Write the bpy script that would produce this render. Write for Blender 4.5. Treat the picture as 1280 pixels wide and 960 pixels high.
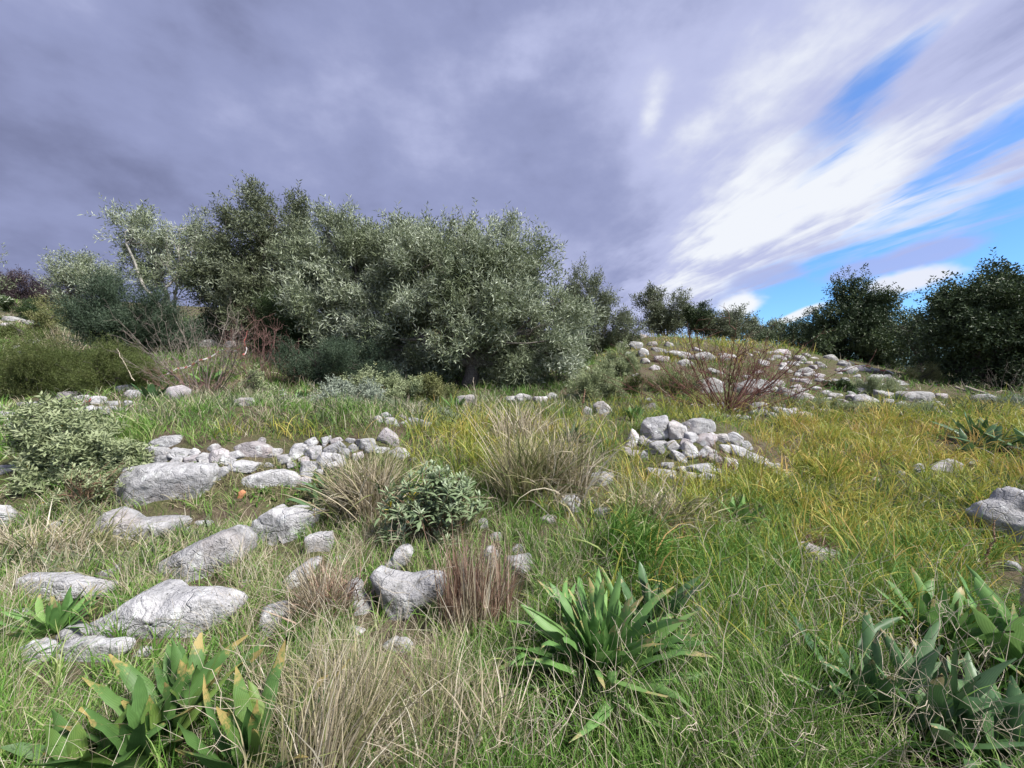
import bpy, math, random
import numpy as np
from mathutils import Vector

R = math.radians
sc = bpy.context.scene
for o in list(bpy.data.objects):
    bpy.data.objects.remove(o)
COL = sc.collection

# ------------------------------------------------------------------ camera
F = 500.0            # focal length in photo pixels (photo 1280 wide)
PITCH = R(2.0)
HC = 1.6
cam_d = bpy.data.cameras.new('camera')
cam = bpy.data.objects.new('camera', cam_d)
COL.objects.link(cam)
cam_d.sensor_width = 36.0
cam_d.lens = 36.0 * F / 1280.0
cam_d.clip_start = 0.05
cam_d.clip_end = 6000
cam.location = (0, 0, HC)
cam.rotation_euler = (R(90) - PITCH, 0, 0)
sc.camera = cam

# ------------------------------------------------------------------ exposure, sun, sky
sc.view_settings.view_transform = 'Standard'
sc.view_settings.look = 'None'
sc.view_settings.gamma = 1
sc.view_settings.use_curve_mapping = False
sc.view_settings.exposure = 2.42
sc.cycles.use_denoising = True
sc.cycles.max_bounces = 6
sc.cycles.diffuse_bounces = 2
sc.cycles.transmission_bounces = 3
sc.cycles.transparent_max_bounces = 4
sc.cycles.use_adaptive_sampling = True

SUN_EL, SUN_AZ = 52.0, 38.0       # azimuth clockwise from the view direction (+Y)
sd = bpy.data.lights.new('sun', 'SUN')
sd.energy = 1.5
sd.angle = R(10)
sd.color = (1.0, 0.965, 0.91)
sun = bpy.data.objects.new('sun', sd)
COL.objects.link(sun)
SUN_BACK = 120.0                   # veiled sun stands to the right and a little behind
SUN_AZ = SUN_BACK
sv = Vector((math.sin(R(SUN_AZ)) * math.cos(R(SUN_EL)), math.cos(R(SUN_AZ)) * math.cos(R(SUN_EL)), math.sin(R(SUN_EL))))
sun.rotation_euler = sv.to_track_quat('Z', 'Y').to_euler()
sun.location = sv * 50

world = bpy.data.worlds.new('World')
sc.world = world
world.use_nodes = True
wt = world.node_tree
wt.nodes.clear()

class E:
    """tiny expression wrapper over math nodes"""
    nt = wt
    def __init__(s, sock): s.s = sock
    @staticmethod
    def m(op, *a, clamp=False):
        n = E.nt.nodes.new('ShaderNodeMath'); n.operation = op; n.use_clamp = clamp
        for i, v in enumerate(a):
            if isinstance(v, E): E.nt.links.new(v.s, n.inputs[i])
            else: n.inputs[i].default_value = float(v)
        return E(n.outputs[0])
    def __add__(s, o): return E.m('ADD', s, o)
    def __radd__(s, o): return E.m('ADD', o, s)
    def __sub__(s, o): return E.m('SUBTRACT', s, o)
    def __rsub__(s, o): return E.m('SUBTRACT', o, s)
    def __mul__(s, o): return E.m('MULTIPLY', s, o)
    def __rmul__(s, o): return E.m('MULTIPLY', o, s)
    def __truediv__(s, o): return E.m('DIVIDE', s, o)
    def __rtruediv__(s, o): return E.m('DIVIDE', o, s)
    def __pow__(s, o): return E.m('POWER', s, o)

def ss(x, a, b):
    n = E.nt.nodes.new('ShaderNodeMapRange'); n.interpolation_type = 'SMOOTHSTEP'; n.clamp = True
    E.nt.links.new(x.s, n.inputs['Value'])
    n.inputs['From Min'].default_value = a; n.inputs['From Max'].default_value = b
    n.inputs['To Min'].default_value = 0; n.inputs['To Max'].default_value = 1
    return E(n.outputs['Result'])

def vec(x, y, z=0.0):
    n = E.nt.nodes.new('ShaderNodeCombineXYZ')
    for i, v in enumerate((x, y, z)):
        if isinstance(v, E): E.nt.links.new(v.s, n.inputs[i])
        else: n.inputs[i].default_value = v
    return n.outputs[0]

def noi(v, scale, detail=5, rough=0.55, dist=0.0):
    n = E.nt.nodes.new('ShaderNodeTexNoise'); n.noise_dimensions = '3D'
    E.nt.links.new(v, n.inputs['Vector'])
    n.inputs['Scale'].default_value = scale; n.inputs['Detail'].default_value = detail
    n.inputs['Roughness'].default_value = rough; n.inputs['Distortion'].default_value = dist
    return E(n.outputs['Fac'])

def cmix(f, a, b):
    n = E.nt.nodes.new('ShaderNodeMix'); n.data_type = 'RGBA'; n.clamp_factor = True
    def put(v, i):
        if isinstance(v, tuple): n.inputs[i].default_value = (*v, 1)
        else: E.nt.links.new(v, n.inputs[i])
    if isinstance(f, E): E.nt.links.new(f.s, n.inputs[0])
    else: n.inputs[0].default_value = f
    put(a, 6); put(b, 7)
    return n.outputs[2]

def build_sky():
    tc = wt.nodes.new('ShaderNodeTexCoord')
    sp = wt.nodes.new('ShaderNodeSeparateXYZ')
    wt.links.new(tc.outputs['Generated'], sp.inputs[0])
    x, y, z = (E(sp.outputs[i]) for i in range(3))
    zz = E.m('MAXIMUM', z, 0.0)
    inv = 1.0 / (zz + 0.11)
    u, v = x * inv, y * inv                         # cloud sheet overhead
    ax, ay = math.sin(R(-9)), math.cos(R(-9))       # the wind direction the streaks follow
    s = u * ax + v * ay
    t = u * ay - v * ax
    az = E.m('ARCTAN2', x, y)
    el = E.m('ARCSINE', z)
    ae = vec(az, el)
    def lobe(px, py, w, h, rot=0.0):
        a0 = math.atan((px - 640) / F)
        e0 = math.atan((462 - py) / F * math.cos(a0))
        n = wt.nodes.new('ShaderNodeMapping'); n.vector_type = 'TEXTURE'
        wt.links.new(ae, n.inputs[0])
        n.inputs[1].default_value = (a0, e0, 0); n.inputs[2].default_value = (0, 0, R(rot))
        n.inputs[3].default_value = (w / F, h / F, 1)
        d = wt.nodes.new('ShaderNodeVectorMath'); d.operation = 'DOT_PRODUCT'
        wt.links.new(n.outputs[0], d.inputs[0]); wt.links.new(n.outputs[0], d.inputs[1])
        return E.m('POWER', 0.3679, E(d.outputs['Value']))
    st = noi(vec(s * 0.30, t * 1.0, 3.7), 1.9, 5, 0.60)      # wind-drawn streaks
    st2 = noi(vec(s * 0.30, t * 1.0 + (st - 0.5) * 0.5, 9.1), 5.5, 4, 0.62)
    big = noi(vec(x, y, z * 1.7), 3.1, 6, 0.56)        # billows
    # brightness of the cloud sheet
    m = 0.40 + (big - 0.5) * 1.30
    stw = 0.45 + st * 0.7 + (st2 - 0.5) * 0.8
    m = m + ss(t, -0.3, 1.1) * 0.22
    m = m + (lobe(890, 285, 75, 34, 38) * 0.50 + lobe(1010, 262, 190, 28, 22) * 0.40 + lobe(1190, 228, 210, 46, 18) * 0.36) * stw
    m = m + (lobe(808, 150, 26, 14, 60) * 0.30 + lobe(866, 166, 36, 16, 30) * 0.22 + lobe(655, 84, 46, 32, 20) * 0.24) * (big * 1.4 + 0.2)
    m = m + lobe(1100, 80, 230, 110, 30) * 0.26 + lobe(480, 90, 80, 60) * 0.10 + lobe(610, 120, 200, 110) * 0.12
    m = m - lobe(60, 240, 300, 230) * 0.14 - lobe(740, 330, 170, 90, -10) * 0.14
    m = m - lobe(1250, 100, 110, 34, 35) * 0.32
    m = m + ((st - 0.5) * 0.9 + (st2 - 0.5) * 0.6) * ss(t, 0.5, 1.4)
    m = E.m('MINIMUM', E.m('MAXIMUM', m, 0.0), 1.15)
    # colours, linear, before exposure
    c1 = cmix(ss(m, 0.0, 0.42), (0.068, 0.076, 0.130), (0.115, 0.129, 0.212))
    c2 = cmix(ss(m, 0.36, 0.78), c1, (0.19, 0.205, 0.30))
    c3 = cmix(ss(m, 0.74, 1.18), c2, (0.33, 0.342, 0.365))
    # gaps where the blue shows
    tt = t + (st - 0.5) * 2.2 + (st2 - 0.5) * 1.5
    gap = ss(tt, 1.80, 2.65)
    sn = (st2 - 0.5) * 2.2 + (st - 0.5) * 1.2
    gap = E.m('MAXIMUM', gap, ss(lobe(1055, 150, 75, 30, 35) + sn, 0.38, 1.1) * 0.9)
    gap = E.m('MAXIMUM', gap, ss(lobe(1240, 185, 100, 22, 18) + sn, 0.38, 1.05) * 0.9)
    gap = E.m('MAXIMUM', gap, ss(lobe(1020, 355, 120, 22, 12) + sn * 0.3, 0.40, 0.85))
    gap = gap * (1.0 - ss(lobe(905, 275, 110, 40, 38), 0.2, 0.7))
    gap = gap * (1.0 - ss(lobe(800, 330, 130, 100, 0), 0.25, 0.7))
    gap = gap * ss(az, 0.30, 0.42)
    sky = wt.nodes.new('ShaderNodeTexSky')
    sky.sky_type = 'NISHITA'; sky.sun_disc = False
    sky.sun_elevation = R(SUN_EL); sky.sun_rotation = R(SUN_AZ)
    sky.air_density = 1.0; sky.dust_density = 0.4; sky.ozone_density = 3.0
    tint = wt.nodes.new('ShaderNodeMix'); tint.data_type = 'RGBA'; tint.blend_type = 'MULTIPLY'
    tint.inputs[0].default_value = 1
    wt.links.new(sky.outputs[0], tint.inputs[6])
    tint.inputs[7].default_value = (0.036, 0.056, 0.080, 1)
    cg = cmix(gap, c3, tint.outputs[2])
    # low cumulus by the horizon, in front of the gap
    nz = noi(vec(az * 1.0, el * 1.5, 0.0), 14.0, 3, 0.6)
    def puff(px, py, w, h, rot=0): return ss(lobe(px, py, w, h, rot) + (nz - 0.5) * 0.8, 0.34, 0.80)
    cg = cmix(puff(1120, 326, 65, 13, 8) * 0.7, cg, (0.165, 0.175, 0.29))
    cg = cmix(puff(955, 345, 42, 13, 5) * 0.7, cg, (0.16, 0.18, 0.29))
    cg = cmix(puff(1000, 392, 30, 6, 22), cg, (0.33, 0.345, 0.37))
    cg = cmix(puff(925, 380, 26, 17), cg, (0.34, 0.35, 0.37))
    cg = cmix(puff(1130, 352, 38, 12, 8), cg, (0.30, 0.315, 0.36))
    # ground side of the dome
    cg = cmix(E.m('LESS_THAN', z, -0.02), cg, (0.06, 0.06, 0.05))
    bg = wt.nodes.new('ShaderNodeBackground')
    sc_ = wt.nodes.new('ShaderNodeMix'); sc_.data_type = 'RGBA'; sc_.blend_type = 'MULTIPLY'
    sc_.inputs[0].default_value = 1
    wt.links.new(cg, sc_.inputs[6]); sc_.inputs[7].default_value = (10, 10, 10, 1)
    wt.links.new(sc_.outputs[2], bg.inputs['Color'])
    bg.inputs['Strength'].default_value = 0.0505
    out = wt.nodes.new('ShaderNodeOutputWorld')
    wt.links.new(bg.outputs[0], out.inputs[0])
build_sky()
world.cycles.sampling_method = 'MANUAL'
world.cycles.sample_map_resolution = 512

# ------------------------------------------------------------------ helpers
rng = np.random.default_rng(7)

def tag(o, label=None, cat=None, group=None, kind=None):
    if label: o['label'] = label
    if cat: o['category'] = cat
    if group: o['group'] = group
    if kind: o['kind'] = kind
    return o

def empty(name, loc=(0, 0, 0)):
    o = bpy.data.objects.new(name, None)
    o.empty_display_size = 0.2
    COL.objects.link(o)
    o.location = loc
    return o

def mesh_obj(name, V, faces, mat, parent=None, smooth=False, attrs=None, loc=None):
    """V (n,3) world points; faces: list of int arrays (m,k).  Object origin at loc (world) or the parent's place."""
    org = np.array(loc if loc is not None else (parent['_o'] if parent is not None and '_o' in parent else (0, 0, 0)), float)
    V = np.asarray(V, float) - org
    me = bpy.data.meshes.new(name)
    me.vertices.add(len(V))
    me.vertices.foreach_set('co', V.astype(np.float32).ravel())
    loops = np.concatenate([f.ravel() for f in faces]).astype(np.int32)
    sizes = np.concatenate([np.full(len(f), f.shape[1], np.int32) for f in faces])
    starts = np.concatenate([[0], np.cumsum(sizes)[:-1]]).astype(np.int32)
    me.loops.add(len(loops)); me.loops.foreach_set('vertex_index', loops)
    me.polygons.add(len(sizes)); me.polygons.foreach_set('loop_start', starts)
    me.polygons.foreach_set('use_smooth', np.full(len(sizes), smooth, bool))
    if attrs:
        for k, a in attrs.items():
            at_ = me.attributes.new(k, 'FLOAT', 'POINT')
            at_.data.foreach_set('value', np.asarray(a, np.float32))
    me.update(calc_edges=True)
    me.materials.append(mat)
    o = bpy.data.objects.new(name, me)
    COL.objects.link(o)
    if parent is not None:
        o.parent = parent
    else:
        o.location = org
    return o

def root_at(name, P):
    o = empty(name, tuple(P)); o['_o'] = [float(c) for c in P]
    return o

# value noise
_perm = np.random.default_rng(3).random((32, 32, 32))
def vnoise(P):
    P = np.asarray(P, float)
    i = np.floor(P).astype(int); f = P - i; f = f * f * (3 - 2 * f)
    out = 0
    for a in (0, 1):
        for b in (0, 1):
            for c in (0, 1):
                w = (f[..., 0] if a else 1 - f[..., 0]) * (f[..., 1] if b else 1 - f[..., 1]) * (f[..., 2] if c else 1 - f[..., 2])
                out = out + w * _perm[(i[..., 0] + a) % 32, (i[..., 1] + b) % 32, (i[..., 2] + c) % 32]
    return out
def fbm(P, n=4, g=0.5):
    s = 0; a = 1; t = 0
    P = np.asarray(P, float)
    for k in range(n):
        s = s + a * vnoise(P * (2 ** k) + 7.3 * k); t += a; a *= g
    return s / t

# ------------------------------------------------------------------ camera rays (used to read the layout off the photo)
cp, sp_ = math.cos(PITCH), math.sin(PITCH)
def ray(px, py):
    u = (np.asarray(px, float) - 640) / F; v = (480 - np.asarray(py, float)) / F
    dy = cp + v * sp_; dz = -sp_ + v * cp
    return u / dy, dz / dy            # per metre of Y
def pt(px, py, Y):
    a, b = ray(px, py)
    return np.array([a * Y, Y, HC + b * Y])
def proj(x, y, z):
    """world -> photo pixel"""
    dz = z - HC
    dep = y * cp - dz * sp_
    up = y * sp_ + dz * cp
    dep = np.maximum(dep, 0.05)
    return 640 + F * x / dep, 480 - F * up / dep

# ------------------------------------------------------------------ terrain
CT = [ # px, py, Y
 (-200,960,1.5),(0,960,1.5),(320,960,1.5),(640,960,1.5),(960,960,1.5),(1280,960,1.5),(1500,960,1.5),
 (-100,800,2.3),(0,800,2.3),(320,800,2.3),(640,800,2.3),(960,800,2.25),(1280,800,2.25),(1400,800,2.25),
 (-100,700,3.2),(0,700,3.2),(200,700,3.2),(400,700,3.15),(640,700,3.05),(900,700,3.0),(1280,700,3.0),(1450,700,3.0),
 (-60,640,4.2),(100,645,4.15),(220,636,4.35),(330,625,4.5),(400,616,4.6),(150,640,4.3),
 (180,562,4.95),(250,562,4.92),(300,562,4.92),(420,562,4.92),(500,560,5.0),(60,560,5.1),(0,562,5.2),(-100,565,5.2),
 (500,610,4.3),(600,600,4.3),(640,640,3.7),(560,640,3.8),(600,560,5.2),(640,530,6.5),(560,520,7.3),(700,520,7.3),
 (800,605,4.4),(980,605,4.45),(850,535,6.4),(760,560,5.4),(1020,560,5.6),(1150,560,5.6),(1280,560,5.4),(1400,560,5.4),
 (1000,520,7.6),(1280,520,7.5),(1450,520,7.4),(1150,635,3.95),(1000,635,3.9),(1280,635,3.9),
 (560,497,9.3),(700,501,9.0),(640,482,11),(640,455,15),
 (800,502,9),(800,460,12),(800,426,15.5),(760,440,15),(900,428,16),(900,470,12),(900,502,9.2),
 (1000,438,15.5),(1000,482,11),(1100,463,14),(1100,492,10.5),(1200,487,11),(1200,506,9.3),(1280,500,10),(1400,500,10),
 (850,446,24),(1000,462,24),(1100,482,24),(1280,500,24),(780,440,24),(900,452,45),(1200,485,45),(1500,490,40),
 (-100,490,9),(0,498,8.6),(100,490,8.9),(100,508,7.4),(0,540,5.9),(90,470,9.6),(90,455,11),(0,450,11),(60,430,14),(0,438,13),
 (20,396,22),(60,372,30),(-150,370,30),(60,366,45),(150,440,13),(250,432,13),(330,440,12.5),(400,446,12.3),(450,474,10.4),
 (250,468,10),(200,500,8),(330,502,8.1),(400,512,7.6),(300,402,20),(450,402,20),(600,420,20),(720,424,20),(300,385,40),(600,410,40),
]
WP = [(-6,0,.1),(6,0,0.05),(0,0,.05),(0,-6,-.3),(-12,0,.5),(12,0,0),(-25,5,1.5),(25,5,.4),(0,-20,-1),(-35,20,6),(40,20,-.5),(-15,8,1.6),(16,7,.6),(30,40,-1),(-45,45,10)]
_c = np.array([pt(*c) for c in CT] + [np.array(w, float) for w in WP])
def _k(r): return np.where(r > 1e-9, r * r * np.log(np.maximum(r, 1e-9)), 0)
_n = len(_c)
_A = np.zeros((_n + 3, _n + 3)); _r = np.hypot(_c[:, None, 0] - _c[None, :, 0], _c[:, None, 1] - _c[None, :, 1])
_A[:_n, :_n] = _k(_r) + np.eye(_n) * 0.02
_A[:_n, _n] = 1; _A[:_n, _n + 1:] = _c[:, :2]; _A[_n, :_n] = 1; _A[_n + 1:, :_n] = _c[:, :2].T
_w = np.linalg.solve(_A, np.concatenate([_c[:, 2], [0, 0, 0]]))
def tps(x, y):
    x = np.asarray(x, float); y = np.asarray(y, float); sh = x.shape
    x = x.ravel(); y = y.ravel(); out = np.empty_like(x)
    for i in range(0, len(x), 40000):
        a = x[i:i + 40000]; b = y[i:i + 40000]
        r = np.hypot(a[:, None] - _c[None, :, 0], b[:, None] - _c[None, :, 1])
        out[i:i + 40000] = _k(r) @ _w[:_n] + _w[_n] + _w[_n + 1] * a + _w[_n + 2] * b
    return out.reshape(sh)
CAIRN = pt(880, 575, 5.45)
def height0(x, y):
    x = np.asarray(x, float); y = np.asarray(y, float)
    r = np.hypot(x, y)
    k = np.clip((r - 45) / 60, 0, 1); k = k * k * (3 - 2 * k)
    rr = np.minimum(1, 75 / np.maximum(r, 1e-6))
    z = tps(x * rr, y * rr)
    z = z * (1 - k) + (-3.0 - 0.002 * r) * k
    q = np.stack([x, y, 0 * x], -1)
    z = z + ((fbm(q * 1.3 + 50, 4, 0.55) - 0.5) * 0.16 + (fbm(q * 3.6 + 20, 3, 0.5) - 0.5) * 0.10) * np.clip(r / 4, 0.3, 1.4)
    dx, dy = (x - CAIRN[0]) / 0.90, (y - CAIRN[1] - 0.1) / 0.50
    z = z + 0.34 * np.exp(-(dx * dx + dy * dy) ** 1.5)
    return z
# fast lookup
GX0, GX1, GY0, GY1, GS = -40.0, 40.0, -4.0, 50.0, 0.08
_gx = np.arange(GX0, GX1, GS); _gy = np.arange(GY0, GY1, GS)
_G = height0(*np.meshgrid(_gx, _gy))
def H(x, y):
    x = np.asarray(x, float); y = np.asarray(y, float)
    u = np.clip((x - GX0) / GS, 0, len(_gx) - 1.001); v = np.clip((y - GY0) / GS, 0, len(_gy) - 1.001)
    i = u.astype(int); j = v.astype(int); fu = u - i; fv = v - j
    return (_G[j, i] * (1 - fu) + _G[j, i + 1] * fu) * (1 - fv) + (_G[j + 1, i] * (1 - fu) + _G[j + 1, i + 1] * fu) * fv
_Ys = np.concatenate([np.arange(1.0, 12, 0.01), np.arange(12, 45, 0.03)])
def at(px, py, ymin=1.0):
    a, b = ray(px, py)
    Y = _Ys[_Ys >= ymin]
    g = H(a * Y, Y) - (HC + b * Y)
    hit = np.argmax(g > 0) if (g > 0).any() else len(Y) - 1
    y = Y[hit]
    return np.array([a * y, y, float(H(a * y, y))])

# ------------------------------------------------------------------ materials
class MN:
    def __init__(s, name):
        s.m = bpy.data.materials.new(name); s.m.use_nodes = True
        s.t = s.m.node_tree; s.t.nodes.clear()
        s.out = s.t.nodes.new('ShaderNodeOutputMaterial')
    def n(s, kind, **kw):
        x = s.t.nodes.new(kind)
        for k, v in kw.items(): setattr(x, k, v)
        return x
    def l(s, a, b): s.t.links.new(a, b)
    def tc(s, kind='Object'): return s.n('ShaderNodeTexCoord').outputs[kind]
    def noise(s, v, scale, detail=3, rough=0.6):
        x = s.n('ShaderNodeTexNoise'); s.l(v, x.inputs['Vector'])
        x.inputs['Scale'].default_value = scale; x.inputs['Detail'].default_value = detail; x.inputs['Roughness'].default_value = rough
        return x.outputs['Fac']
    def ramp(s, f, stops, interp='LINEAR'):
        x = s.n('ShaderNodeValToRGB'); s.l(f, x.inputs[0]); cr = x.color_ramp; cr.interpolation = interp
        while len(cr.elements) < len(stops): cr.elements.new(0.5)
        for e, (p, c) in zip(cr.elements, stops):
            e.position = p; e.color = (*c, 1) if isinstance(c, tuple) else (c, c, c, 1)
        return x.outputs[0]
    def mix(s, f, a, b, blend='MIX'):
        x = s.n('ShaderNodeMix', data_type='RGBA', blend_type=blend)
        for v, i in ((f, 0), (a, 6), (b, 7)):
            if isinstance(v, (int, float)): x.inputs[i].default_value = v
            elif isinstance(v, tuple): x.inputs[i].default_value = (*v, 1)
            else: s.l(v, x.inputs[i])
        return x.outputs[2]
    def math(s, op, a, b=None):
        x = s.n('ShaderNodeMath', operation=op)
        for i, v in enumerate((a, b)):
            if v is None: continue
            if isinstance(v, (int, float)): x.inputs[i].default_value = v
            else: s.l(v, x.inputs[i])
        return x.outputs[0]
    def attr(s, name):
        return s.n('ShaderNodeAttribute', attribute_name=name).outputs['Fac']

def leaf_mat(name, stops, tip=None, tip_from=0.7, rough=0.55, trans=0.3, spec=0.3, zone=None, base=None):
    """colour from a per-leaf value 'tint'; 't' runs from base to tip"""
    k = MN(name)
    c = k.ramp(k.attr('tint'), stops)
    if base: c = k.mix(k.ramp(k.attr('t'), [(0.0, 1.0), (0.35, 0.0)]), c, base)
    nz_ = k.noise(k.tc(), 45, 3, 0.7)
    if tip: c = k.mix(k.math('MULTIPLY', k.ramp(k.noise(k.tc(), 9, 3), [(0.4, 0.0), (0.7, 1.0)]), 0.5), c, tuple(min(1, v * 1.7 + 0.02) for v in stops[1][1]))
    if tip: c = k.mix(k.ramp(k.math('ADD', k.attr('tipv'), k.math('MULTIPLY', k.math('SUBTRACT', nz_, 0.5), 0.5)), [(tip_from, 0.0), (min(tip_from + .12, 1.0), 1.0)]), c, tip)
    if tip:      # parallel veins
        w = k.math('SINE', k.math('ADD', k.math('MULTIPLY', k.attr('ac'), 55.0), k.math('MULTIPLY', nz_, 2.0)))
        c = k.mix(k.math('MULTIPLY', k.math('ADD', w, 1.0), 0.16), c, tuple(v * 0.45 for v in stops[1][1]))
    b = k.n('ShaderNodeBsdfPrincipled'); k.l(c, b.inputs['Base Color'])
    b.inputs['Roughness'].default_value = rough; b.inputs['Specular IOR Level'].default_value = spec
    tr = k.n('ShaderNodeBsdfTranslucent'); k.l(c, tr.inputs[0])
    mx = k.n('ShaderNodeMixShader'); mx.inputs[0].default_value = trans
    k.l(b.outputs[0], mx.inputs[1]); k.l(tr.outputs[0], mx.inputs[2]); k.l(mx.outputs[0], k.out.inputs[0])
    return k.m

def plain(name, c1, c2, scale=20, rough=0.85):
    k = MN(name)
    f = k.noise(k.tc(), scale, 4)
    c = k.ramp(f, [(0.35, c1), (0.65, c2)])
    b = k.n('ShaderNodeBsdfPrincipled'); k.l(c, b.inputs['Base Color']); b.inputs['Roughness'].default_value = rough
    b.inputs['Specular IOR Level'].default_value = 0.2
    bp = k.n('ShaderNodeBump'); bp.inputs['Strength'].default_value = 0.4; bp.inputs['Distance'].default_value = 0.01
    k.l(f, bp.inputs['Height']); k.l(bp.outputs[0], b.inputs['Normal'])
    k.l(b.outputs[0], k.out.inputs[0])
    return k.m

def rock_mat(name, lo, mid, hi, lichen=(0.68, 0.69, 0.68), pink=0.0):
    k = MN(name)
    tc = k.tc('Object')
    oi = k.n('ShaderNodeObjectInfo')
    off = k.n('ShaderNodeVectorMath', operation='ADD'); k.l(tc, off.inputs[0])
    cmb = k.n('ShaderNodeCombineXYZ'); r = k.math('MULTIPLY', oi.outputs['Random'], 37.0)
    for i in range(3): k.l(r, cmb.inputs[i])
    k.l(cmb.outputs[0], off.inputs[1]); v = off.outputs[0]
    n1 = k.noise(v, 4.5, 6, 0.7); n2 = k.noise(v, 11, 6, 0.72); n3 = k.noise(v, 70, 3, 0.7)
    c = k.ramp(n1, [(0.30, lo), (0.50, mid), (0.72, hi)])
    c = k.mix(k.math('MULTIPLY', k.ramp(n2, [(0.36, 1.0), (0.48, 0.0)]), 0.60), c, (0.15, 0.15, 0.145))
    # pale lichen rosettes
    vo = k.n('ShaderNodeTexVoronoi'); vo.inputs['Scale'].default_value = 8; k.l(v, vo.inputs['Vector'])
    d = k.math('ADD', vo.outputs['Distance'], k.math('MULTIPLY', k.math('SUBTRACT', n2, 0.5), 0.5))
    li = k.math('MULTIPLY', k.ramp(d, [(0.24, 1.0), (0.33, 0.0)]), k.ramp(n1, [(0.42, 0.0), (0.56, 0.85)]))
    c = k.mix(li, c, lichen)
    # black specks and pits
    v2 = k.n('ShaderNodeTexVoronoi'); v2.inputs['Scale'].default_value = 34; k.l(v, v2.inputs['Vector'])
    pit = k.math('MULTIPLY', k.ramp(v2.outputs['Distance'], [(0.10, 1.0), (0.20, 0.0)]), k.ramp(n1, [(0.42, 1.0), (0.52, 0.0)]))
    c = k.mix(k.math('MULTIPLY', pit, 0.5), c, (0.06, 0.06, 0.055))
    # warm stains
    n4 = k.noise(v, 2.2, 3, 0.5)
    c = k.mix(k.math('MULTIPLY', k.ramp(n4, [(0.55, 0.0), (0.68, 1.0)]), 0.30 + pink), c, (0.36, 0.27, 0.22))
    tone = k.math('ADD', k.math('MULTIPLY', oi.outputs['Random'], 0.35), 0.80)
    tv = k.n('ShaderNodeCombineXYZ')
    for i in range(3): k.l(tone, tv.inputs[i])
    c = k.mix(1.0, c, tv.outputs[0], 'MULTIPLY')
    b = k.n('ShaderNodeBsdfPrincipled'); k.l(c, b.inputs['Base Color'])
    b.inputs['Roughness'].default_value = 0.9; b.inputs['Specular IOR Level'].default_value = 0.15
    # cracks + grain
    vc = k.n('ShaderNodeTexVoronoi', feature='DISTANCE_TO_EDGE'); vc.inputs['Scale'].default_value = 3.4
    wv = k.n('ShaderNodeVectorMath', operation='ADD'); k.l(v, wv.inputs[0])
    ns = k.n('ShaderNodeTexNoise'); ns.inputs['Scale'].default_value = 5; k.l(v, ns.inputs['Vector'])
    sc2 = k.n('ShaderNodeVectorMath', operation='SCALE'); k.l(ns.outputs['Color'], sc2.inputs[0]); sc2.inputs['Scale'].default_value = 0.35
    k.l(sc2.outputs[0], wv.inputs[1]); k.l(wv.outputs[0], vc.inputs['Vector'])
    cr = k.ramp(vc.outputs['Distance'], [(0.0, 0.0), (0.03, 1.0)])
    h = k.math('ADD', k.math('ADD', k.math('MULTIPLY', n1, 1.0), k.math('MULTIPLY', n2, 0.9)), k.math('ADD', k.math('MULTIPLY', n3, 0.35), k.math('MULTIPLY', cr, 0.22)))
    h = k.math('SUBTRACT', h, k.math('MULTIPLY', pit, 0.4))
    bp = k.n('ShaderNodeBump'); bp.inputs['Strength'].default_value = 0.9; bp.inputs['Distance'].default_value = 0.05
    k.l(h, bp.inputs['Height']); k.l(bp.outputs[0], b.inputs['Normal'])
    k.l(b.outputs[0], k.out.inputs[0])
    return k.m

M = {}
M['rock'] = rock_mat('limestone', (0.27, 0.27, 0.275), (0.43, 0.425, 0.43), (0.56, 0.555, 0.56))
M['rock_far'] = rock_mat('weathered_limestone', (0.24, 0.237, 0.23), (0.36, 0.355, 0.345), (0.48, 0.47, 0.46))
M['rock_pink'] = rock_mat('pinkish_limestone', (0.29, 0.265, 0.27), (0.45, 0.415, 0.42), (0.56, 0.53, 0.535), pink=0.05)
M['clay'] = plain('orange_clay', (0.42, 0.17, 0.08), (0.55, 0.28, 0.16), 60)
M['bark'] = plain('olive_bark', (0.10, 0.09, 0.08), (0.24, 0.22, 0.19), 25)
M['bark_pale'] = plain('pale_grey_bark', (0.26, 0.245, 0.21), (0.42, 0.40, 0.36), 25)
M['bark_dark'] = plain('dark_bark', (0.05, 0.045, 0.04), (0.12, 0.10, 0.09), 25)
M['twig_red'] = plain('red_brown_twigs', (0.10, 0.045, 0.038), (0.20, 0.10, 0.08), 12)
M['twig_grey'] = plain('grey_brown_twigs', (0.12, 0.10, 0.085), (0.24, 0.205, 0.175), 12)
M['twig_pink'] = plain('pinkish_twigs', (0.17, 0.09, 0.08), (0.28, 0.17, 0.15), 12)
M['stalk'] = plain('dried_stalk', (0.20, 0.12, 0.08), (0.36, 0.24, 0.16), 40)
M['stalk_pale'] = plain('pale_dried_stalk', (0.40, 0.34, 0.25), (0.55, 0.48, 0.38), 30)
M['wood'] = plain('weathered_wood', (0.20, 0.17, 0.14), (0.34, 0.30, 0.25), 15)
def two_band(name, ca, cb, scale):
    k = MN(name)
    w = k.n('ShaderNodeTexWave', wave_type='BANDS', bands_direction='X'); w.inputs['Scale'].default_value = scale
    k.l(k.tc('Object'), w.inputs['Vector'])
    c = k.ramp(w.outputs['Fac'], [(0.34, ca), (0.40, cb)])
    b = k.n('ShaderNodeBsdfPrincipled'); k.l(c, b.inputs['Base Color']); b.inputs['Roughness'].default_value = 0.45
    k.l(b.outputs[0], k.out.inputs[0]); return k.m
M['tape'] = two_band('red_white_plastic', (0.42, 0.13, 0.11), (0.66, 0.63, 0.62), 2.2)

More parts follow.
